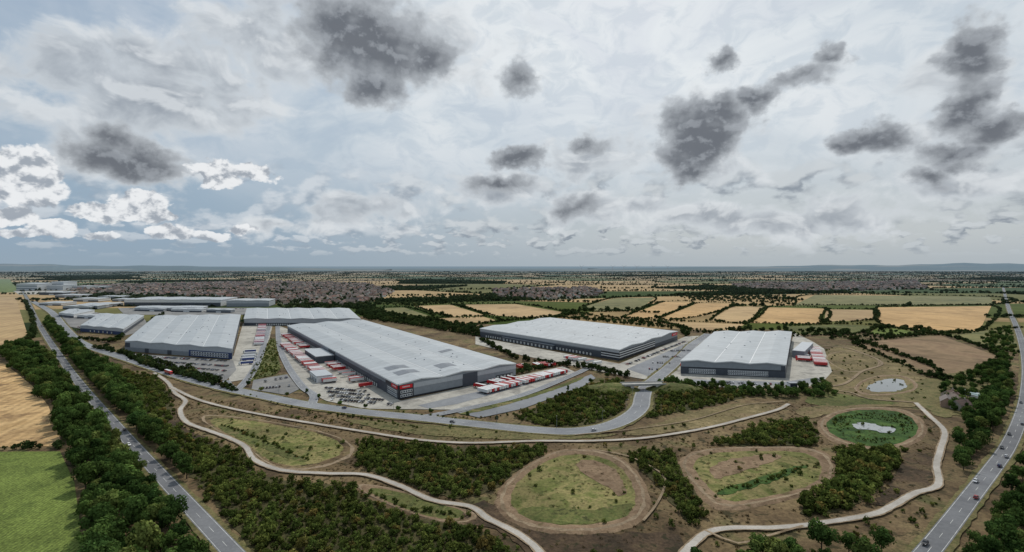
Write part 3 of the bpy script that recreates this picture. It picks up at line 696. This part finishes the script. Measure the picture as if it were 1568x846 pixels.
for k in range(4): cpark((498+k*3,596+k*6),(560+k*14,602+k*6.5),0.85,cols=CC[:2]+CC[7:]+CC[2:4])
cpark((1052,586),(1200,591),0.55)
for k in range(4): cpark((985+k*13,566-k*9),(1012+k*15,568-k*10),0.6)
cpark((960,560),(1050,524),0.6); cpark((120,502),(190,512),0.6); cpark((190,474),(400,474),0.3)
RED=[lin(178,30,36)]*3+[lin(200,200,198)]*2; WHT=[lin(205,206,205)]*3+[lin(178,30,36)]*2; BLU=[lin(40,62,120),lin(210,212,214),lin(190,192,195)]
cpark((436,530),(506,588),0.9,TRL,'lorry_trailer',3.6,RED)
def dock_row(t0,t1,n,off,me,name,cols,fp):
    a,b=w1p(t0,off),w1p(t1,off); park(name,me,tuple(a),tuple(b),n,cols,fp,world=True)
dock_row(.54,.96,40,10,TRL,'lorry_trailer',RED,0.6); dock_row(.11,.37,26,10,TRL,'lorry_trailer',WHT,0.55)
cpark((738,604),(862,572),0.95,TRL,'lorry_trailer',3.3,WHT); cpark((728,598),(800,580),0.35,LOR,'articulated_lorry',4.5,WHT)
cpark((792,566),(856,560),0.8,TRL,'lorry_trailer',3.6,RED)
cpark((402,500),(396,530),0.8,TRL,'lorry_trailer',4.2,BLU); cpark((384,540),(378,560),0.4,LORW,'articulated_lorry',5,BLU)
cpark((868,550),(925,562),0.7,TRL,'lorry_trailer',4.2,WHT+[lin(60,64,70)]); cpark((1246,536),(1257,562),0.9,TRL,'lorry_trailer',3.8,RED)
cpark((1225,538),(1232,556),0.4,LOR,'articulated_lorry',5,RED)
def road_at(RL,pix,off,me,name,col,flip=0):
    L,T=RL; q=np.array(g(*pix)); i=int(np.argmin(np.hypot(*(L-q).T))); n=np.array((-T[i][1],T[i][0])); p=L[i]+n*off
    add(name,me,None,(p[0],p[1],zt()),math.atan2(T[i][1],T[i][0])+flip,1,col)
for k,(x,y) in enumerate([(108,571),(118,580),(166,637),(186,662),(207,683),(60,500)]): road_at(LR,(x,y),2.2 if k%2 else -2.2,CAR,'car',CC[(k*3)%9],0 if k%2==0 else math.pi)
for k,(x,y) in enumerate([(1503,740),(1486,762),(1540,690),(1521,715),(1550,668),(1560,650),(1428,838),(1558,505),(1566,620),(1536,700)]): road_at(RR,(x,y),2.2 if k%2 else -2.2,CAR,'car',CC[(k*4+2)%9],0 if k%2==0 else math.pi)
for k,(x,y) in enumerate([(200,552),(520,629),(700,648),(330,592),(900,660)]): road_at(ER,(x,y),3 if k%2 else -3,CAR,'car',CC[(k*2+3)%9],0 if k%2==0 else math.pi)
road_at(ER,(262,573),-3,LOR,'articulated_lorry',RED[0])
mb=MB(); mb.cyl((0,0,0),(0,0,9.5),.14,.08,0,6); mb.cyl((0,0,9.4),(1.6,0,9.7),.07,.05,0,6); mb.box((1.9,0,9.7),(.8,.32,.14),0); LAMP=mb.mesh('street_lamp',[m_gal])
L,T=ER
for i in range(20,len(L)-4,7):
    n=np.array((-T[i][1],T[i][0])); p=L[i]+n*8.6; add('street_lamp',LAMP,None,(p[0],p[1],0.1),math.atan2(-n[1],-n[0]))
mb=MB(); mb.cyl((0,0,0),(0,0,80),2,1.1,0,10); mb.box((0,1,81),(3,7,3),0)
for k in range(3):
    a=k*2.094+0.4; mb.face([(0,-3,81),(math.cos(a)*8-math.sin(a)*1.6,-3,81+math.sin(a)*8+math.cos(a)*1.6),(math.cos(a)*42,-3,81+math.sin(a)*42),(math.cos(a)*6+math.sin(a)*.8,-3,81+math.sin(a)*6-math.cos(a)*.8)])
TURB=mb.mesh('wind_turbine',[plain('turbine_white',lin(205,208,212),0.5)])
for x in(890,938,955,975,1000,1022): Yd=7500; add('wind_turbine',TURB,None,((x-784)/F*Yd,Yd,0),0,1.4)

# ------------------------------------------------------------------ vegetation
m_bark=plain('bark',lin(70,60,48),0.9)
m_leaf=leaf_mat('tree_leaves',lin(54,75,38),lin(84,104,52),lin(108,116,62),0.84)
m_leaf2=leaf_mat('scrub_leaves',lin(70,84,40),lin(104,112,56),lin(122,106,60),0.85)
m_leaf3=leaf_mat('far_leaves',lin(44,58,32),lin(64,78,44),lin(78,84,48),0.8)
m_tuft=leaf_mat('grass_blades',lin(100,87,60),lin(76,67,46),lin(108,104,66),0.75)
def tree_mesh(name,seed,Ht,R,nl,ls,lobes,leafm,trunk=True,zc=0.60,flat=0.85):
    r=np.random.default_rng(seed); mb=MB()
    if trunk:
        mb.cyl((0,0,-.3),(0.15,0.1,Ht*.45),Ht*.028,Ht*.016,0,6)
        for k in range(5):
            a=k*1.26+r.random(); z=Ht*(.25+.06*k); mb.cyl((0.1,0.05,z),(math.cos(a)*R*.6,math.sin(a)*R*.6,z+Ht*.25),Ht*.012,Ht*.004,0,4)
    nt=len(mb.f); C=[]
    for k in range(lobes):
        d=r.normal(size=3); d/=np.linalg.norm(d); q=r.random()**.4
        C.append((d[0]*R*.72*q,d[1]*R*.72*q,Ht*zc+d[2]*Ht*(1-zc)*.70*q,R*r.uniform(.26,.50),r.uniform(.72,1.28)))
    lum=[1.0]*nt; w=np.array([c[3]**2 for c in C]); w/=w.sum(); ch=r.choice(lobes,nl,p=w)
    for k in ch:
        x,y,z,rr,lu=C[k]; d=r.normal(size=3); d[2]=d[2]*.9+.25; d/=np.linalg.norm(d); q=r.uniform(.72,1.08)
        p=np.array((x+d[0]*rr*q,y+d[1]*rr*q,z+d[2]*rr*flat*q)); nn=d+r.normal(size=3)*.45; nn/=np.linalg.norm(nn)
        u=np.cross(nn,r.normal(size=3)); u/=np.linalg.norm(u); v=np.cross(nn,u); s=ls*r.uniform(.6,1.3)/2
        if p[2]<0.1: p[2]=0.1
        mb.face([p-u*s-v*s*.6,p+u*s*.9-v*s*.8,p+u*s+v*s*.7,p-u*s*.7+v*s],1)
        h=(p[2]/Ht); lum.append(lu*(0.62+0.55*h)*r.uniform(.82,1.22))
    me=mb.mesh(name,[m_bark,leafm]); at=me.attributes.new('lum','FLOAT','FACE'); at.data.foreach_set('value',lum); return me
def coll(name,meshes):
    c=bpy.data.collections.new(name)
    for i,me in enumerate(meshes):
        o=bpy.data.objects.new('%s_%02d'%(me.name,i),me); c.objects.link(o)
    return c
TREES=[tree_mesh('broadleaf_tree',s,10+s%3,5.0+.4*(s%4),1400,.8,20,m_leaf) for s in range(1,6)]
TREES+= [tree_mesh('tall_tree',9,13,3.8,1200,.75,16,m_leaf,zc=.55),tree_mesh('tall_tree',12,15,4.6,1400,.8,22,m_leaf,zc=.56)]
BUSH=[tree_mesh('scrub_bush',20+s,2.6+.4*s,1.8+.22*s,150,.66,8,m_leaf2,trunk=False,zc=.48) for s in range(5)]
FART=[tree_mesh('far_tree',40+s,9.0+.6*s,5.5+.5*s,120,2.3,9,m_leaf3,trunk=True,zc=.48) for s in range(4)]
def tuft_mesh(seed):
    r=np.random.default_rng(seed); mb=MB(); lum=[]
    for k in range(26):
        a=r.random()*6.28; d=r.random()*.7; x,y=math.cos(a)*d,math.sin(a)*d; b=r.random()*6.28; hx=r.uniform(.35,.8); w=.10
        mb.face([(x-math.cos(b)*w,y-math.sin(b)*w,0),(x+math.cos(b)*w,y+math.sin(b)*w,0),(x+r.normal()*.25,y+r.normal()*.25,hx)],0); lum.append(r.uniform(.7,1.3))
    me=mb.mesh('grass_tuft',[m_tuft]); at=me.attributes.new('lum','FLOAT','FACE'); at.data.foreach_set('value',lum); return me
cT=coll('tree_kinds',TREES); cB=coll('bush_kinds',BUSH); cF=coll('far_tree_kinds',FART); cG=coll('tuft_kinds',[tuft_mesh(s) for s in range(3)])
def gn(c):
    ng=bpy.data.node_groups.new('scatter_'+c.name,'GeometryNodeTree')
    ng.interface.new_socket('Geometry',in_out='INPUT',socket_type='NodeSocketGeometry'); ng.interface.new_socket('Geometry',in_out='OUTPUT',socket_type='NodeSocketGeometry')
    N=ng.nodes; gi=N.new('NodeGroupInput');go=N.new('NodeGroupOutput'); ip=N.new('GeometryNodeInstanceOnPoints'); ci=N.new('GeometryNodeCollectionInfo')
    ci.inputs['Collection'].default_value=c; ci.inputs['Separate Children'].default_value=True; ci.inputs['Reset Children'].default_value=True
    def attr(nm,ty):
        a=N.new('GeometryNodeInputNamedAttribute'); a.data_type=ty; a.inputs['Name'].default_value=nm; return [o for o in a.outputs if o.enabled and o.name=='Attribute'][0]
    ng.links.new(gi.outputs[0],ip.inputs['Points']); ng.links.new(ci.outputs[0],ip.inputs['Instance']); ip.inputs['Pick Instance'].default_value=True
    ng.links.new(attr('var','INT'),ip.inputs['Instance Index']); ng.links.new(attr('rot','FLOAT_VECTOR'),ip.inputs['Rotation']); ng.links.new(attr('scl','FLOAT_VECTOR'),ip.inputs['Scale'])
    ng.links.new(ip.outputs[0],go.inputs[0]); return ng
GN={c.name:gn(c) for c in(cT,cB,cF,cG)}
cnt={}
def scatter(name,P,c,s0,s1,z=0.0,zs=(0.85,1.2)):
    n=len(P)
    if n==0: return
    cnt[name]=cnt.get(name,0)+n
    me=bpy.data.meshes.new(name); co=np.zeros((n,3)); co[:,:2]=P; co[:,2]=z; me.from_pydata(co.tolist(),[],[])
    s=rng.uniform(s0,s1,n)*rng.choice([1,1,.85,.7],n); S3=np.stack([s*rng.uniform(.9,1.12,n),s*rng.uniform(.9,1.12,n),s*rng.uniform(*zs,n)],1)
    R=np.stack([rng.uniform(-.06,.06,n),rng.uniform(-.06,.06,n),rng.uniform(0,6.28,n)],1)
    a=me.attributes.new('scl','FLOAT_VECTOR','POINT');a.data.foreach_set('vector',S3.ravel())
    a=me.attributes.new('rot','FLOAT_VECTOR','POINT');a.data.foreach_set('vector',R.ravel())
    a=me.attributes.new('var','INT','POINT');a.data.foreach_set('value',rng.integers(0,64,n).astype(np.int32)%len(c.objects))
    o=add(name,me); m=o.modifiers.new('scatter','NODES'); m.node_group=GN[c.name]
def cat(*a): return np.concatenate([x for x in a if len(x)])
T1=[(5,535),(45,530),(66,545),(95,578),(125,612),(160,655),(195,698),(240,745),(290,800),(345,858),(400,915),(100,915),(128,850),(124,760),(108,705),(78,620),(50,590),(8,555)]
T2=[(72,490),(100,522),(140,552),(190,585),(200,612),(228,650),(262,700),(320,765),(380,830),(440,900),(400,900),(350,838),(300,783),(250,730),(200,674),(150,618),(105,558),(70,505)]
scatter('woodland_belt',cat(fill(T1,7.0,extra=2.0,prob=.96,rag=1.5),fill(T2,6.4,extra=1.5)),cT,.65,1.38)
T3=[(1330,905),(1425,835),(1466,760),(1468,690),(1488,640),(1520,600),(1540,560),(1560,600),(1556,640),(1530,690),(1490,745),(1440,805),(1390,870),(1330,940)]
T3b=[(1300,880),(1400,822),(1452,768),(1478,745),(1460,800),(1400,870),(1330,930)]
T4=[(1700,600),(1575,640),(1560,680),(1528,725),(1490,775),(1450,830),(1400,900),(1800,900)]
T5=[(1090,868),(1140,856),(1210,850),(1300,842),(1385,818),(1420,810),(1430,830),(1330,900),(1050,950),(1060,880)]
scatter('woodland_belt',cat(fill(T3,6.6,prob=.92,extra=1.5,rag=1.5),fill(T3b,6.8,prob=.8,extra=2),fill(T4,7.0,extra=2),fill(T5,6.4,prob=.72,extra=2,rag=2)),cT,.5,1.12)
T6=[(1500,520),(1545,500),(1556,540),(1545,570),(1500,590),(1480,580),(1525,548)]
T7=[(1430,590),(1500,578),(1540,560),(1545,600),(1490,650),(1468,640),(1450,615)]
T8=[(1205,602),(1260,588),(1290,604),(1250,612)]
T9=[(1120,590),(1200,596),(1240,612),(1160,610),(1050,596),(1000,584)]
scatter('woodland_belt',cat(fill(T6,8,prob=.7),fill(T7,8,prob=.6),fill(T8,6),fill(T9,6.0,prob=.8)),cT,.4,.85)
ls=[[(545,480),(600,493),(660,503),(735,516)],[(560,476),(640,490),(740,508)],[(640,492),(700,500),(760,494),(840,486),(900,482)],[(880,480),(940,488),(1000,492),(1060,508),(1105,512)],
[(900,474),(960,478),(1010,480)],[(1215,516),(1290,514),(1340,518),(1430,512)],[(1270,520),(1300,520),(1420,560),(1440,583)],
[(790,574),(860,560),(905,564),(960,574)],[(735,520),(780,545),(800,552),(900,566),(960,578)],[(15,532),(45,520),(50,490),(38,462)],[(150,534),(210,548),(330,584)],[(185,540),(225,560),(300,578)],
[(0,690),(60,688),(96,686)],[(360,600),(330,590),(240,566)],[(100,486),(130,478),(180,470),(330,470)],[(120,520),(170,524),(185,518)],[(230,500),(236,490),(250,483)]]
scatter('hedgerow_trees',cat(*[along(l,5.5,2.5) for l in ls]),cF,.4,.9)
scatter('field_hedges',cat(*[along(h,6,2.0) for h in HEDGE2]),cF,.3,.75)
W4=[(870,486),(990,494),(1062,510),(1050,516),(1036,505),(845,487)]
scatter('shelter_belt',cat(fill([(545,478),(640,486),(740,504),(735,517),(640,500),(560,490)],10),fill([(1080,506),(1220,506),(1300,508),(1290,518),(1215,508),(1090,509)],12),fill(W4,12),fill([(1340,500),(1480,508),(1470,514),(1345,512)],14,prob=.5),fill([(1030,452),(1110,446),(1215,456),(1210,467),(1130,463),(1060,461)],18,prob=.7),fill([(560,462),(640,456),(760,462),(700,465),(620,469)],16,prob=.75)),cF,.5,1.1)
hd=np.array(hedge)
for q in NOHEDGE: hd=hd[~inpoly(hd,q)]
scatter('distant_hedgerow_trees',hd,cF,.6,1.4)
wp=cat(*[fill(q,17,world=True,avoid=False) for q in wood])
for q in NOHEDGE: wp=wp[~inpoly(wp,q)]
wp=wp[wp[:,1]>1150]; scatter('distant_woodland',wp,cF,.9,1.5)
scatter('village_trees',cat(*[fill(v,20,prob=.78) for v in(V1,V2,V3)]),cF,.6,1.25)
scatter('village_trees',cat(fill([(420,468),(560,466),(640,492),(560,486),(545,474),(440,474)],15,prob=.8),fill([(100,452),(190,453),(340,457),(420,467),(330,464),(180,462)],17,prob=.7),fill([(230,446),(330,443),(420,448),(500,446),(420,453),(300,450)],16,prob=.85)),cF,.7,1.3)
for x,y,s in[(470,604,.45),(488,612,.4),(520,622,.45),(560,626,.4),(610,630,.45),(660,634,.4),(380,592,.5),(400,600,.4),(440,608,.4),(300,575,.45),(270,568,.45),(235,560,.4),(345,590,.4),(1010,590,.6),(1040,596,.6),(1255,600,.6),(1462,612,.7),(1490,620,.7),(1445,598,.6),(1230,598,.5),(930,578,.5),(905,588,.5),(870,600,.5),(716,640,.4),(760,646,.4)]:
    p=g(x,y); add('broadleaf_tree',random.choice(TREES),None,(p[0],p[1],0),random.random()*6,s)
scatter('scrub_thicket',cat(fill(S1,3.2,prob=.82,rag=2),fill(S2,3.0,prob=.9,rag=1.5),fill(S3,3.1,prob=.85,rag=2),fill(S4,3.3,prob=.85,rag=2),fill(S5,3.1,prob=.9,rag=1.5),fill(S6,3.0,prob=.9,rag=1.5),fill(S1b,3.4,prob=.75,rag=2)),cB,.6,1.45)
scatter('young_tree_copse',fill(S7,3.6,prob=.95,rag=1.5),cB,1.1,2.1)
scatter('verge_bushes',cat(fill([(400,545),(414,518),(424,520),(426,548),(432,572),(388,582),(374,592),(382,572)],4,prob=.7,avoid=False),along([(300,610),(420,636),(560,656),(640,668)],6,3,prob=.3),along([(350,598),(480,632),(640,652)],5,2,prob=.35),along([(505,634),(640,656)],3,2),along([(610,632),(720,642),(800,632),(850,612)],4,2),along([(340,652),(400,674),(470,706)],2.5,1.5),along([(1100,752),(1160,742),(1232,714)],2.5,1.5),along([(560,755),(640,782),(715,794)],2.5,2)),cB,.4,.8)
near=[(235,600),(420,625),(760,662),(960,665),(1210,615),(1440,640),(1440,760),(1060,860),(800,900),(420,880),(230,650)]
scatter('rough_grass_tufts',fill(near,3.6,prob=.55,extra=-1.5),cG,.7,1.6)
scatter('scattered_bushes',cat(fill(near,11,prob=.42),fill([(1255,540),(1300,525),(1420,575),(1420,618),(1280,610),(1262,575)],9,prob=.5),fill([(1060,835),(1200,820),(1400,775),(1440,760),(1440,800),(1250,850),(1060,880)],5,prob=.6)),cB,.25,.9)
rd=fill([(1275,648),(1300,636),(1355,633),(1392,641),(1402,656),(1372,674),(1340,680),(1300,672),(1280,660)],2.4,avoid=False,prob=.7)
rd=rd[~inpoly(rd,gs([(1292,656),(1312,642),(1345,644),(1380,650),(1382,672),(1345,672),(1300,668)]))]
scatter('reeds',rd,cB,.2,.4,z=0.3)

# ------------------------------------------------------------------ houses
m_brick=plain('brick_wall',lin(146,116,98),0.9,var=0.1,rnd=.4,alt=lin(184,176,162)); m_tile=plain('roof_tiles',lin(124,90,76),0.9,var=0.1,rnd=.5,alt=lin(98,84,78)); m_tile2=plain('slate_roof',lin(102,96,94),0.9,var=0.1,rnd=.5,alt=lin(126,104,88)); m_rend=plain('render_wall',lin(205,200,190),0.9,rnd=.3)
def house_mesh(name,w,d,h,rf,wall,tile):
    mb=MB(); x,y=w/2,d/2
    mb.face([(-x,-y,0),(x,-y,0),(x,-y,h),(-x,-y,h)],0); mb.face([(x,y,0),(-x,y,0),(-x,y,h),(x,y,h)],0)
    mb.face([(x,-y,0),(x,y,0),(x,y,h),(x,0,h+rf),(x,-y,h)],0); mb.face([(-x,y,0),(-x,-y,0),(-x,-y,h),(-x,0,h+rf),(-x,y,h)],0)
    o=.4; mb.face([(-x-o,-y-o,h-.3),(x+o,-y-o,h-.3),(x+o,0,h+rf+.1),(-x-o,0,h+rf+.1)],1); mb.face([(x+o,y+o,h-.3),(-x-o,y+o,h-.3),(-x-o,0,h+rf+.1),(x+o,0,h+rf+.1)],1)
    mb.box((x*.6,0,h+rf+.6),(.9,.9,1.6),0)
    for sy in(-1,1):
        for k in(-.6,0,.6):
            for z in(1.5,4.0):
                if z+1<h: mb.box((x*k,sy*(y+.02),z),(1.2,.08,1.2),2)
        mb.box((x*.3,sy*(y+.02),1.05),(1.0,.1,2.1),3)
    return mb.mesh(name,[wall,tile,m_glass,m_cw])
HS=[house_mesh('brick_house',12,9,5.4,3.2,m_brick,m_tile),house_mesh('brick_house',18,9,5.4,3.4,m_brick,m_tile2),house_mesh('rendered_house',11,9,5.2,3.2,m_rend,m_tile)]
cH=coll('house_kinds',HS); GN[cH.name]=gn(cH)
scatter('village_houses',cat(*[fill(v,30,jit=.3,prob=.6) for v in(V1,V2,V3)]),cH,1.15,1.5,zs=(1.1,1.3))
for x,y,r,k in[(1455,612,.4,0),(1464,620,1.2,1),(1472,628,.2,0),(1450,622,.9,1)]:
    p=g(x,y); add(HS[k].name.split('.')[0],HS[k],None,(p[0],p[1],0),r)
p=g(1492,608); mb=MB(); mb.prism([(p[0]-5,p[1]-12),(p[0]+5,p[1]-12),(p[0]+5,p[1]+12),(p[0]-5,p[1]+12)],0,3,0,1); mb.box((p[0],p[1],3.5),(7,24.4,0.9),1); mb.build('greenhouse',[m_cw,plain('greenhouse_glass',lin(190,205,205),.2)])

# ------------------------------------------------------------------ sky
w=bpy.data.worlds.new('sky'); scene.world=w; w.use_nodes=True; t=NT(w.node_tree)
SUN_EL,SUN_AZ=50.0,14.0
dirv=t.N('ShaderNodeTexCoord').outputs['Generated']; sp=t.N('ShaderNodeSeparateXYZ'); t.set(sp.inputs[0],dirv)
a=t.M('MULTIPLY',t.M('ARCTAN2',sp.outputs[0],sp.outputs[1]),57.2958)
e=t.M('MULTIPLY',t.M('ARCSINE',sp.outputs[2]),57.2958)
ae=t.comb(a,e)
def K(c,k=10.0): return (c[0]*k,c[1]*k,c[2]*k,1.0)
sky=t.N('ShaderNodeTexSky',sky_type='NISHITA'); sky.sun_disc=False; sky.sun_elevation=math.radians(SUN_EL); sky.sun_rotation=math.radians(SUN_AZ)
sky.air_density=1.0; sky.dust_density=2.0
side=t.ss(a,-40,30)
hz=t.mix(side,K(lin(144,167,188)),K(lin(188,195,199)))
base=t.mix(t.ss(e,0,26,0.94,0.5),sky.outputs[0],hz)
vn=t.noise(t.V('MULTIPLY',ae,(0.06,0.10,1)),1.0,5,0.58,0.6,dim='2D')
vn2=t.noise(t.V('MULTIPLY',ae,(0.28,0.45,1)),1.0,5,0.6,0.4,dim='2D')
vm=t.M('MULTIPLY',t.ss(e,3,15),t.M('MULTIPLY_ADD',t.ss(a,-46,-8),0.55,0.40))
va=t.M('MULTIPLY',vm,t.ss(vn,0.25,0.52,0.5,1.0),clamp=True)
glow=t.M('EXPONENT',t.M('MULTIPLY',t.M('POWER',t.V('LENGTH',t.V('MULTIPLY',t.V('SUBTRACT',ae,(12.0,25.0,0)),(1/28.0,1/20.0,1))),2.0),-1.0))
vc_=t.mix(t.ss(vn,0.35,0.7),K(lin(190,203,213)),K(lin(216,222,227)))
vc_=t.mix(t.M('MULTIPLY',glow,0.8),vc_,K(lin(238,242,244)))
vc_=t.mix(t.ss(vn2,0.34,0.58,0.34,0.0),vc_,K(lin(166,184,201)))
col=t.mix(va,base,vc_)
wf=t.V('SUBTRACT',t.noise(t.V('MULTIPLY',ae,(0.14,0.19,1)),1.0,3,0.55,0.2,col=True,dim='2D'),(0.5,0.5,0.5))
wf2=t.V('SUBTRACT',t.noise(t.V('MULTIPLY',ae,(0.6,0.8,1)),1.0,5,0.58,0.0,col=True,dim='2D'),(0.5,0.5,0.5))
puffv=t.V('ADD',ae,t.V('MULTIPLY',wf2,(1.5,1.1,0)))
puff=t.vor(t.V('MULTIPLY',puffv,(0.32,0.42,0)),1.0,2,0.5)
def band(vs,of,lo,hi,e0,e1,e2,e3,bright,dark,amt,col,delta):
    v=t.V('ADD',t.V('MULTIPLY',t.V('ADD',ae,t.V('MULTIPLY',wf2,(0.8,.3,0))),vs),of)
    n=t.noise(v,1.0,5,0.52,0.0,dim='2D'); n_up=t.noise(t.V('ADD',v,(0,delta,0)),1.0,3,0.52,0.0,dim='2D')
    m=t.M('MULTIPLY',t.ss(e,e0,e1),t.ss(e,e2,e3,1.0,0.0))
    al=t.M('MULTIPLY',t.M('MULTIPLY',t.ss(n,lo,hi),m),amt,clamp=True)
    sh=t.ss(t.M('SUBTRACT',n_up,n),-0.16,0.12)
    return t.mix(al,col,t.mix(sh,bright,dark))
rightness=t.ss(a,-28,5)
bcol=t.mix(rightness,K(lin(222,226,230)),K(lin(200,206,210))); dcol=t.mix(rightness,K(lin(152,165,179)),K(lin(132,142,154)))
lowm=t.ss(a,-35,5,0.5,0.85)
col=band((0.42,1.05,1),(3.1,7.7,0),0.49,0.60,0.6,1.6,3.5,5.5,bcol,dcol,lowm,col,0.5)
col=band((0.22,0.40,1),(13.3,2.9,0),0.46,0.62,2.6,4.2,8.0,12.5,bcol,dcol,lowm,col,0.42)
def cloud(px,py,wx,wy,wt):
    az=math.degrees(math.atan((px-784)/F)); hyp=math.hypot(F,px-784); el=math.degrees(math.atan((408-py)/hyp))
    sx=math.degrees(wx/F)*math.cos(math.radians(az))**2; sy=math.degrees(wy/hyp)*math.cos(math.radians(el))**2
    return az,el,sx,sy,wt
def field(lst,warp1,warp2,sm=0.2,base=False):
    # union of ellipsoidal cloud cells; also returns a height-in-cloud value (+1 top, -1 base)
    v=t.V('ADD',ae,t.V('ADD',t.V('MULTIPLY',wf,(warp1,warp1*.7,0)),t.V('MULTIPLY',wf2,(warp2,warp2*.8,0))))
    acc=None
    for px,py,wx,wy,wt in lst:
        az,el,sx,sy,wt=cloud(px,py,wx,wy,wt)
        l=t.V('LENGTH',t.V('MULTIPLY',t.V('SUBTRACT',v,(az,el,0)),(1/sx,1/sy,0)))
        f=t.M('MULTIPLY_ADD',l,-wt,wt); acc=f if acc is None else t.M('SMOOTH_MAX',acc,f,sm)
    return acc
soft=[(240,140,240,110,1.0),(90,120,150,80,.7),(420,60,150,90,.7),(640,60,170,90,.6),(560,325,130,34,.9),(1180,335,260,36,.9),(1440,275,150,36,1.0),(890,240,85,52,.95),(880,318,90,42,.95),(760,290,120,36,.95),(990,320,80,26,.7),(430,345,70,24,.7),(1070,220,110,95,.5),(1480,150,140,130,.5),(190,240,150,60,.7),(1290,345,120,22,.8)]
f1=field(soft,6.0,1.8,0.3); n1=t.noise(t.V('MULTIPLY',ae,(0.18,0.28,1)),1.0,6,0.56,0.3,dim='2D')
n1u=t.noise(t.V('ADD',t.V('MULTIPLY',ae,(0.18,0.28,1)),(0.04,0.28,0)),1.0,4,0.56,0.3,dim='2D')
f1=t.M('ADD',f1,t.M('ADD',t.M('MULTIPLY',t.M('SUBTRACT',n1,0.52),1.3),t.M('MULTIPLY',t.M('SUBTRACT',0.35,puff),0.5)))
c1=t.mix(t.ss(f1,0.1,1.0),K(lin(210,216,221)),K(lin(146,154,164)))
c1=t.mix(t.ss(t.M('SUBTRACT',n1,n1u),-0.02,0.18,0.0,0.7),c1,K(lin(226,230,233)))
col=t.mix(t.ss(f1,0.0,0.42,0.0,0.88),col,c1)
dark=[(565,70,125,85,1.2),(520,40,70,60,1.0),(650,85,60,55,.9),(575,140,60,40,.9),(190,244,108,38,1.2),(180,215,60,26,.8),(1062,215,72,74,1.35),(1100,178,60,34,1.1),(1160,155,42,30,1.0),(1225,118,60,26,.8),(1265,92,36,24,.75),(1100,97,32,22,.85),(1490,90,68,72,1.15),(1475,160,60,50,1.1),(1520,195,70,34,1.1),(1345,215,75,34,1.1),(1465,232,80,30,1.1),(1300,225,40,20,.8),(792,243,48,24,1.0),(760,282,55,18,.8),(790,120,42,32,.7),(890,225,40,20,.7),(880,318,50,22,.75),(1420,268,60,20,.9),(1060,265,36,24,1.1)]
f2=field(dark,4.0,1.9,0.25); n2=t.noise(t.V('MULTIPLY',ae,(0.42,0.56,1)),1.0,6,0.56,0.1,dim='2D')
n2u=t.noise(t.V('ADD',t.V('MULTIPLY',ae,(0.42,0.56,1)),(0.05,0.38,0)),1.0,4,0.56,0.1,dim='2D')
f2=t.M('ADD',f2,t.M('ADD',t.M('MULTIPLY',t.M('SUBTRACT',n2,0.5),0.6),t.M('MULTIPLY',t.M('SUBTRACT',0.38,puff),0.6)))
c2=t.mix(t.ss(f2,0.08,0.95),K(lin(182,188,194)),K(lin(104,109,117)))
c2=t.mix(t.ss(t.M('SUBTRACT',n2,n2u),0.0,0.2,0.0,0.42),c2,K(lin(176,182,189)))
col=t.mix(t.ss(f2,0.0,0.40,0.0,0.96),col,c2)
white=[(25,268,85,46,1.25),(60,298,50,25,1.1),(10,330,60,15,1.0),(165,326,62,16,1.1),(215,310,50,22,1.1),(85,350,40,15,1.0),(265,357,40,11,1.0),(330,268,40,24,.8),(392,264,36,14,.7),(325,361,30,8,.9),(160,361,30,7,.9),(240,332,40,13,1.0),(370,350,28,8,.8),(30,358,50,7,.9)]
f3=field(white,1.4,1.2,0.15)
nw=t.noise(t.V('MULTIPLY',ae,(0.60,0.80,1)),1.0,5,0.55,0.1,dim='2D'); nwu=t.noise(t.V('ADD',t.V('MULTIPLY',ae,(0.60,0.80,1)),(0.10,0.60,0)),1.0,4,0.55,0.1,dim='2D')
pw=t.vor(t.V('MULTIPLY',puffv,(0.8,1.0,0)),1.0,1,0.5)
f3=t.M('ADD',f3,t.M('ADD',t.M('MULTIPLY',t.M('SUBTRACT',nw,0.48),1.0),t.M('MULTIPLY',t.M('SUBTRACT',0.40,pw),0.6)))
c3=t.mix(t.ss(t.M('SUBTRACT',nw,nwu),-0.18,0.10),K(lin(160,168,178)),K(lin(236,238,240)))
col=t.mix(t.ss(f3,0.04,0.24,0.0,0.96),col,c3)
col=t.mix(t.ss(e,-0.2,3.4,0.85,0.0),col,t.mix(side,K(lin(148,165,179)),K(lin(172,181,187))))
col=t.mix(t.ss(e,-1.5,-0.3,1.0,0.0),col,K(lin(96,104,100)))
bg=t.N('ShaderNodeBackground'); t.set(bg.inputs[0],col); bg.inputs[1].default_value=0.1
o=t.N('ShaderNodeOutputWorld'); t.set(o.inputs[0],bg.outputs[0])

sd=bpy.data.lights.new('sun','SUN'); sd.energy=2.5; sd.angle=math.radians(1.2); sd.color=(1.0,0.955,0.88)
so=bpy.data.objects.new('sun',sd); scene.collection.objects.link(so)
el,az=math.radians(SUN_EL),math.radians(SUN_AZ); dv=Vector((math.sin(az)*math.cos(el),math.cos(az)*math.cos(el),math.sin(el)))
so.rotation_euler=dv.to_track_quat('Z','Y').to_euler(); so.location=(0,0,300)

cd=bpy.data.cameras.new('camera'); cam=bpy.data.objects.new('camera',cd); scene.collection.objects.link(cam)
cam.location=(0,0,H); cam.rotation_euler=(math.radians(90),0,0); cd.sensor_width=36; cd.lens=18.0; cd.shift_y=-15/1568.0
cd.clip_start=1.0; cd.clip_end=600000; scene.camera=cam
scene.view_settings.view_transform='Standard'; scene.view_settings.look='None'; scene.view_settings.exposure=0; scene.view_settings.gamma=1
print('COUNTS',cnt)
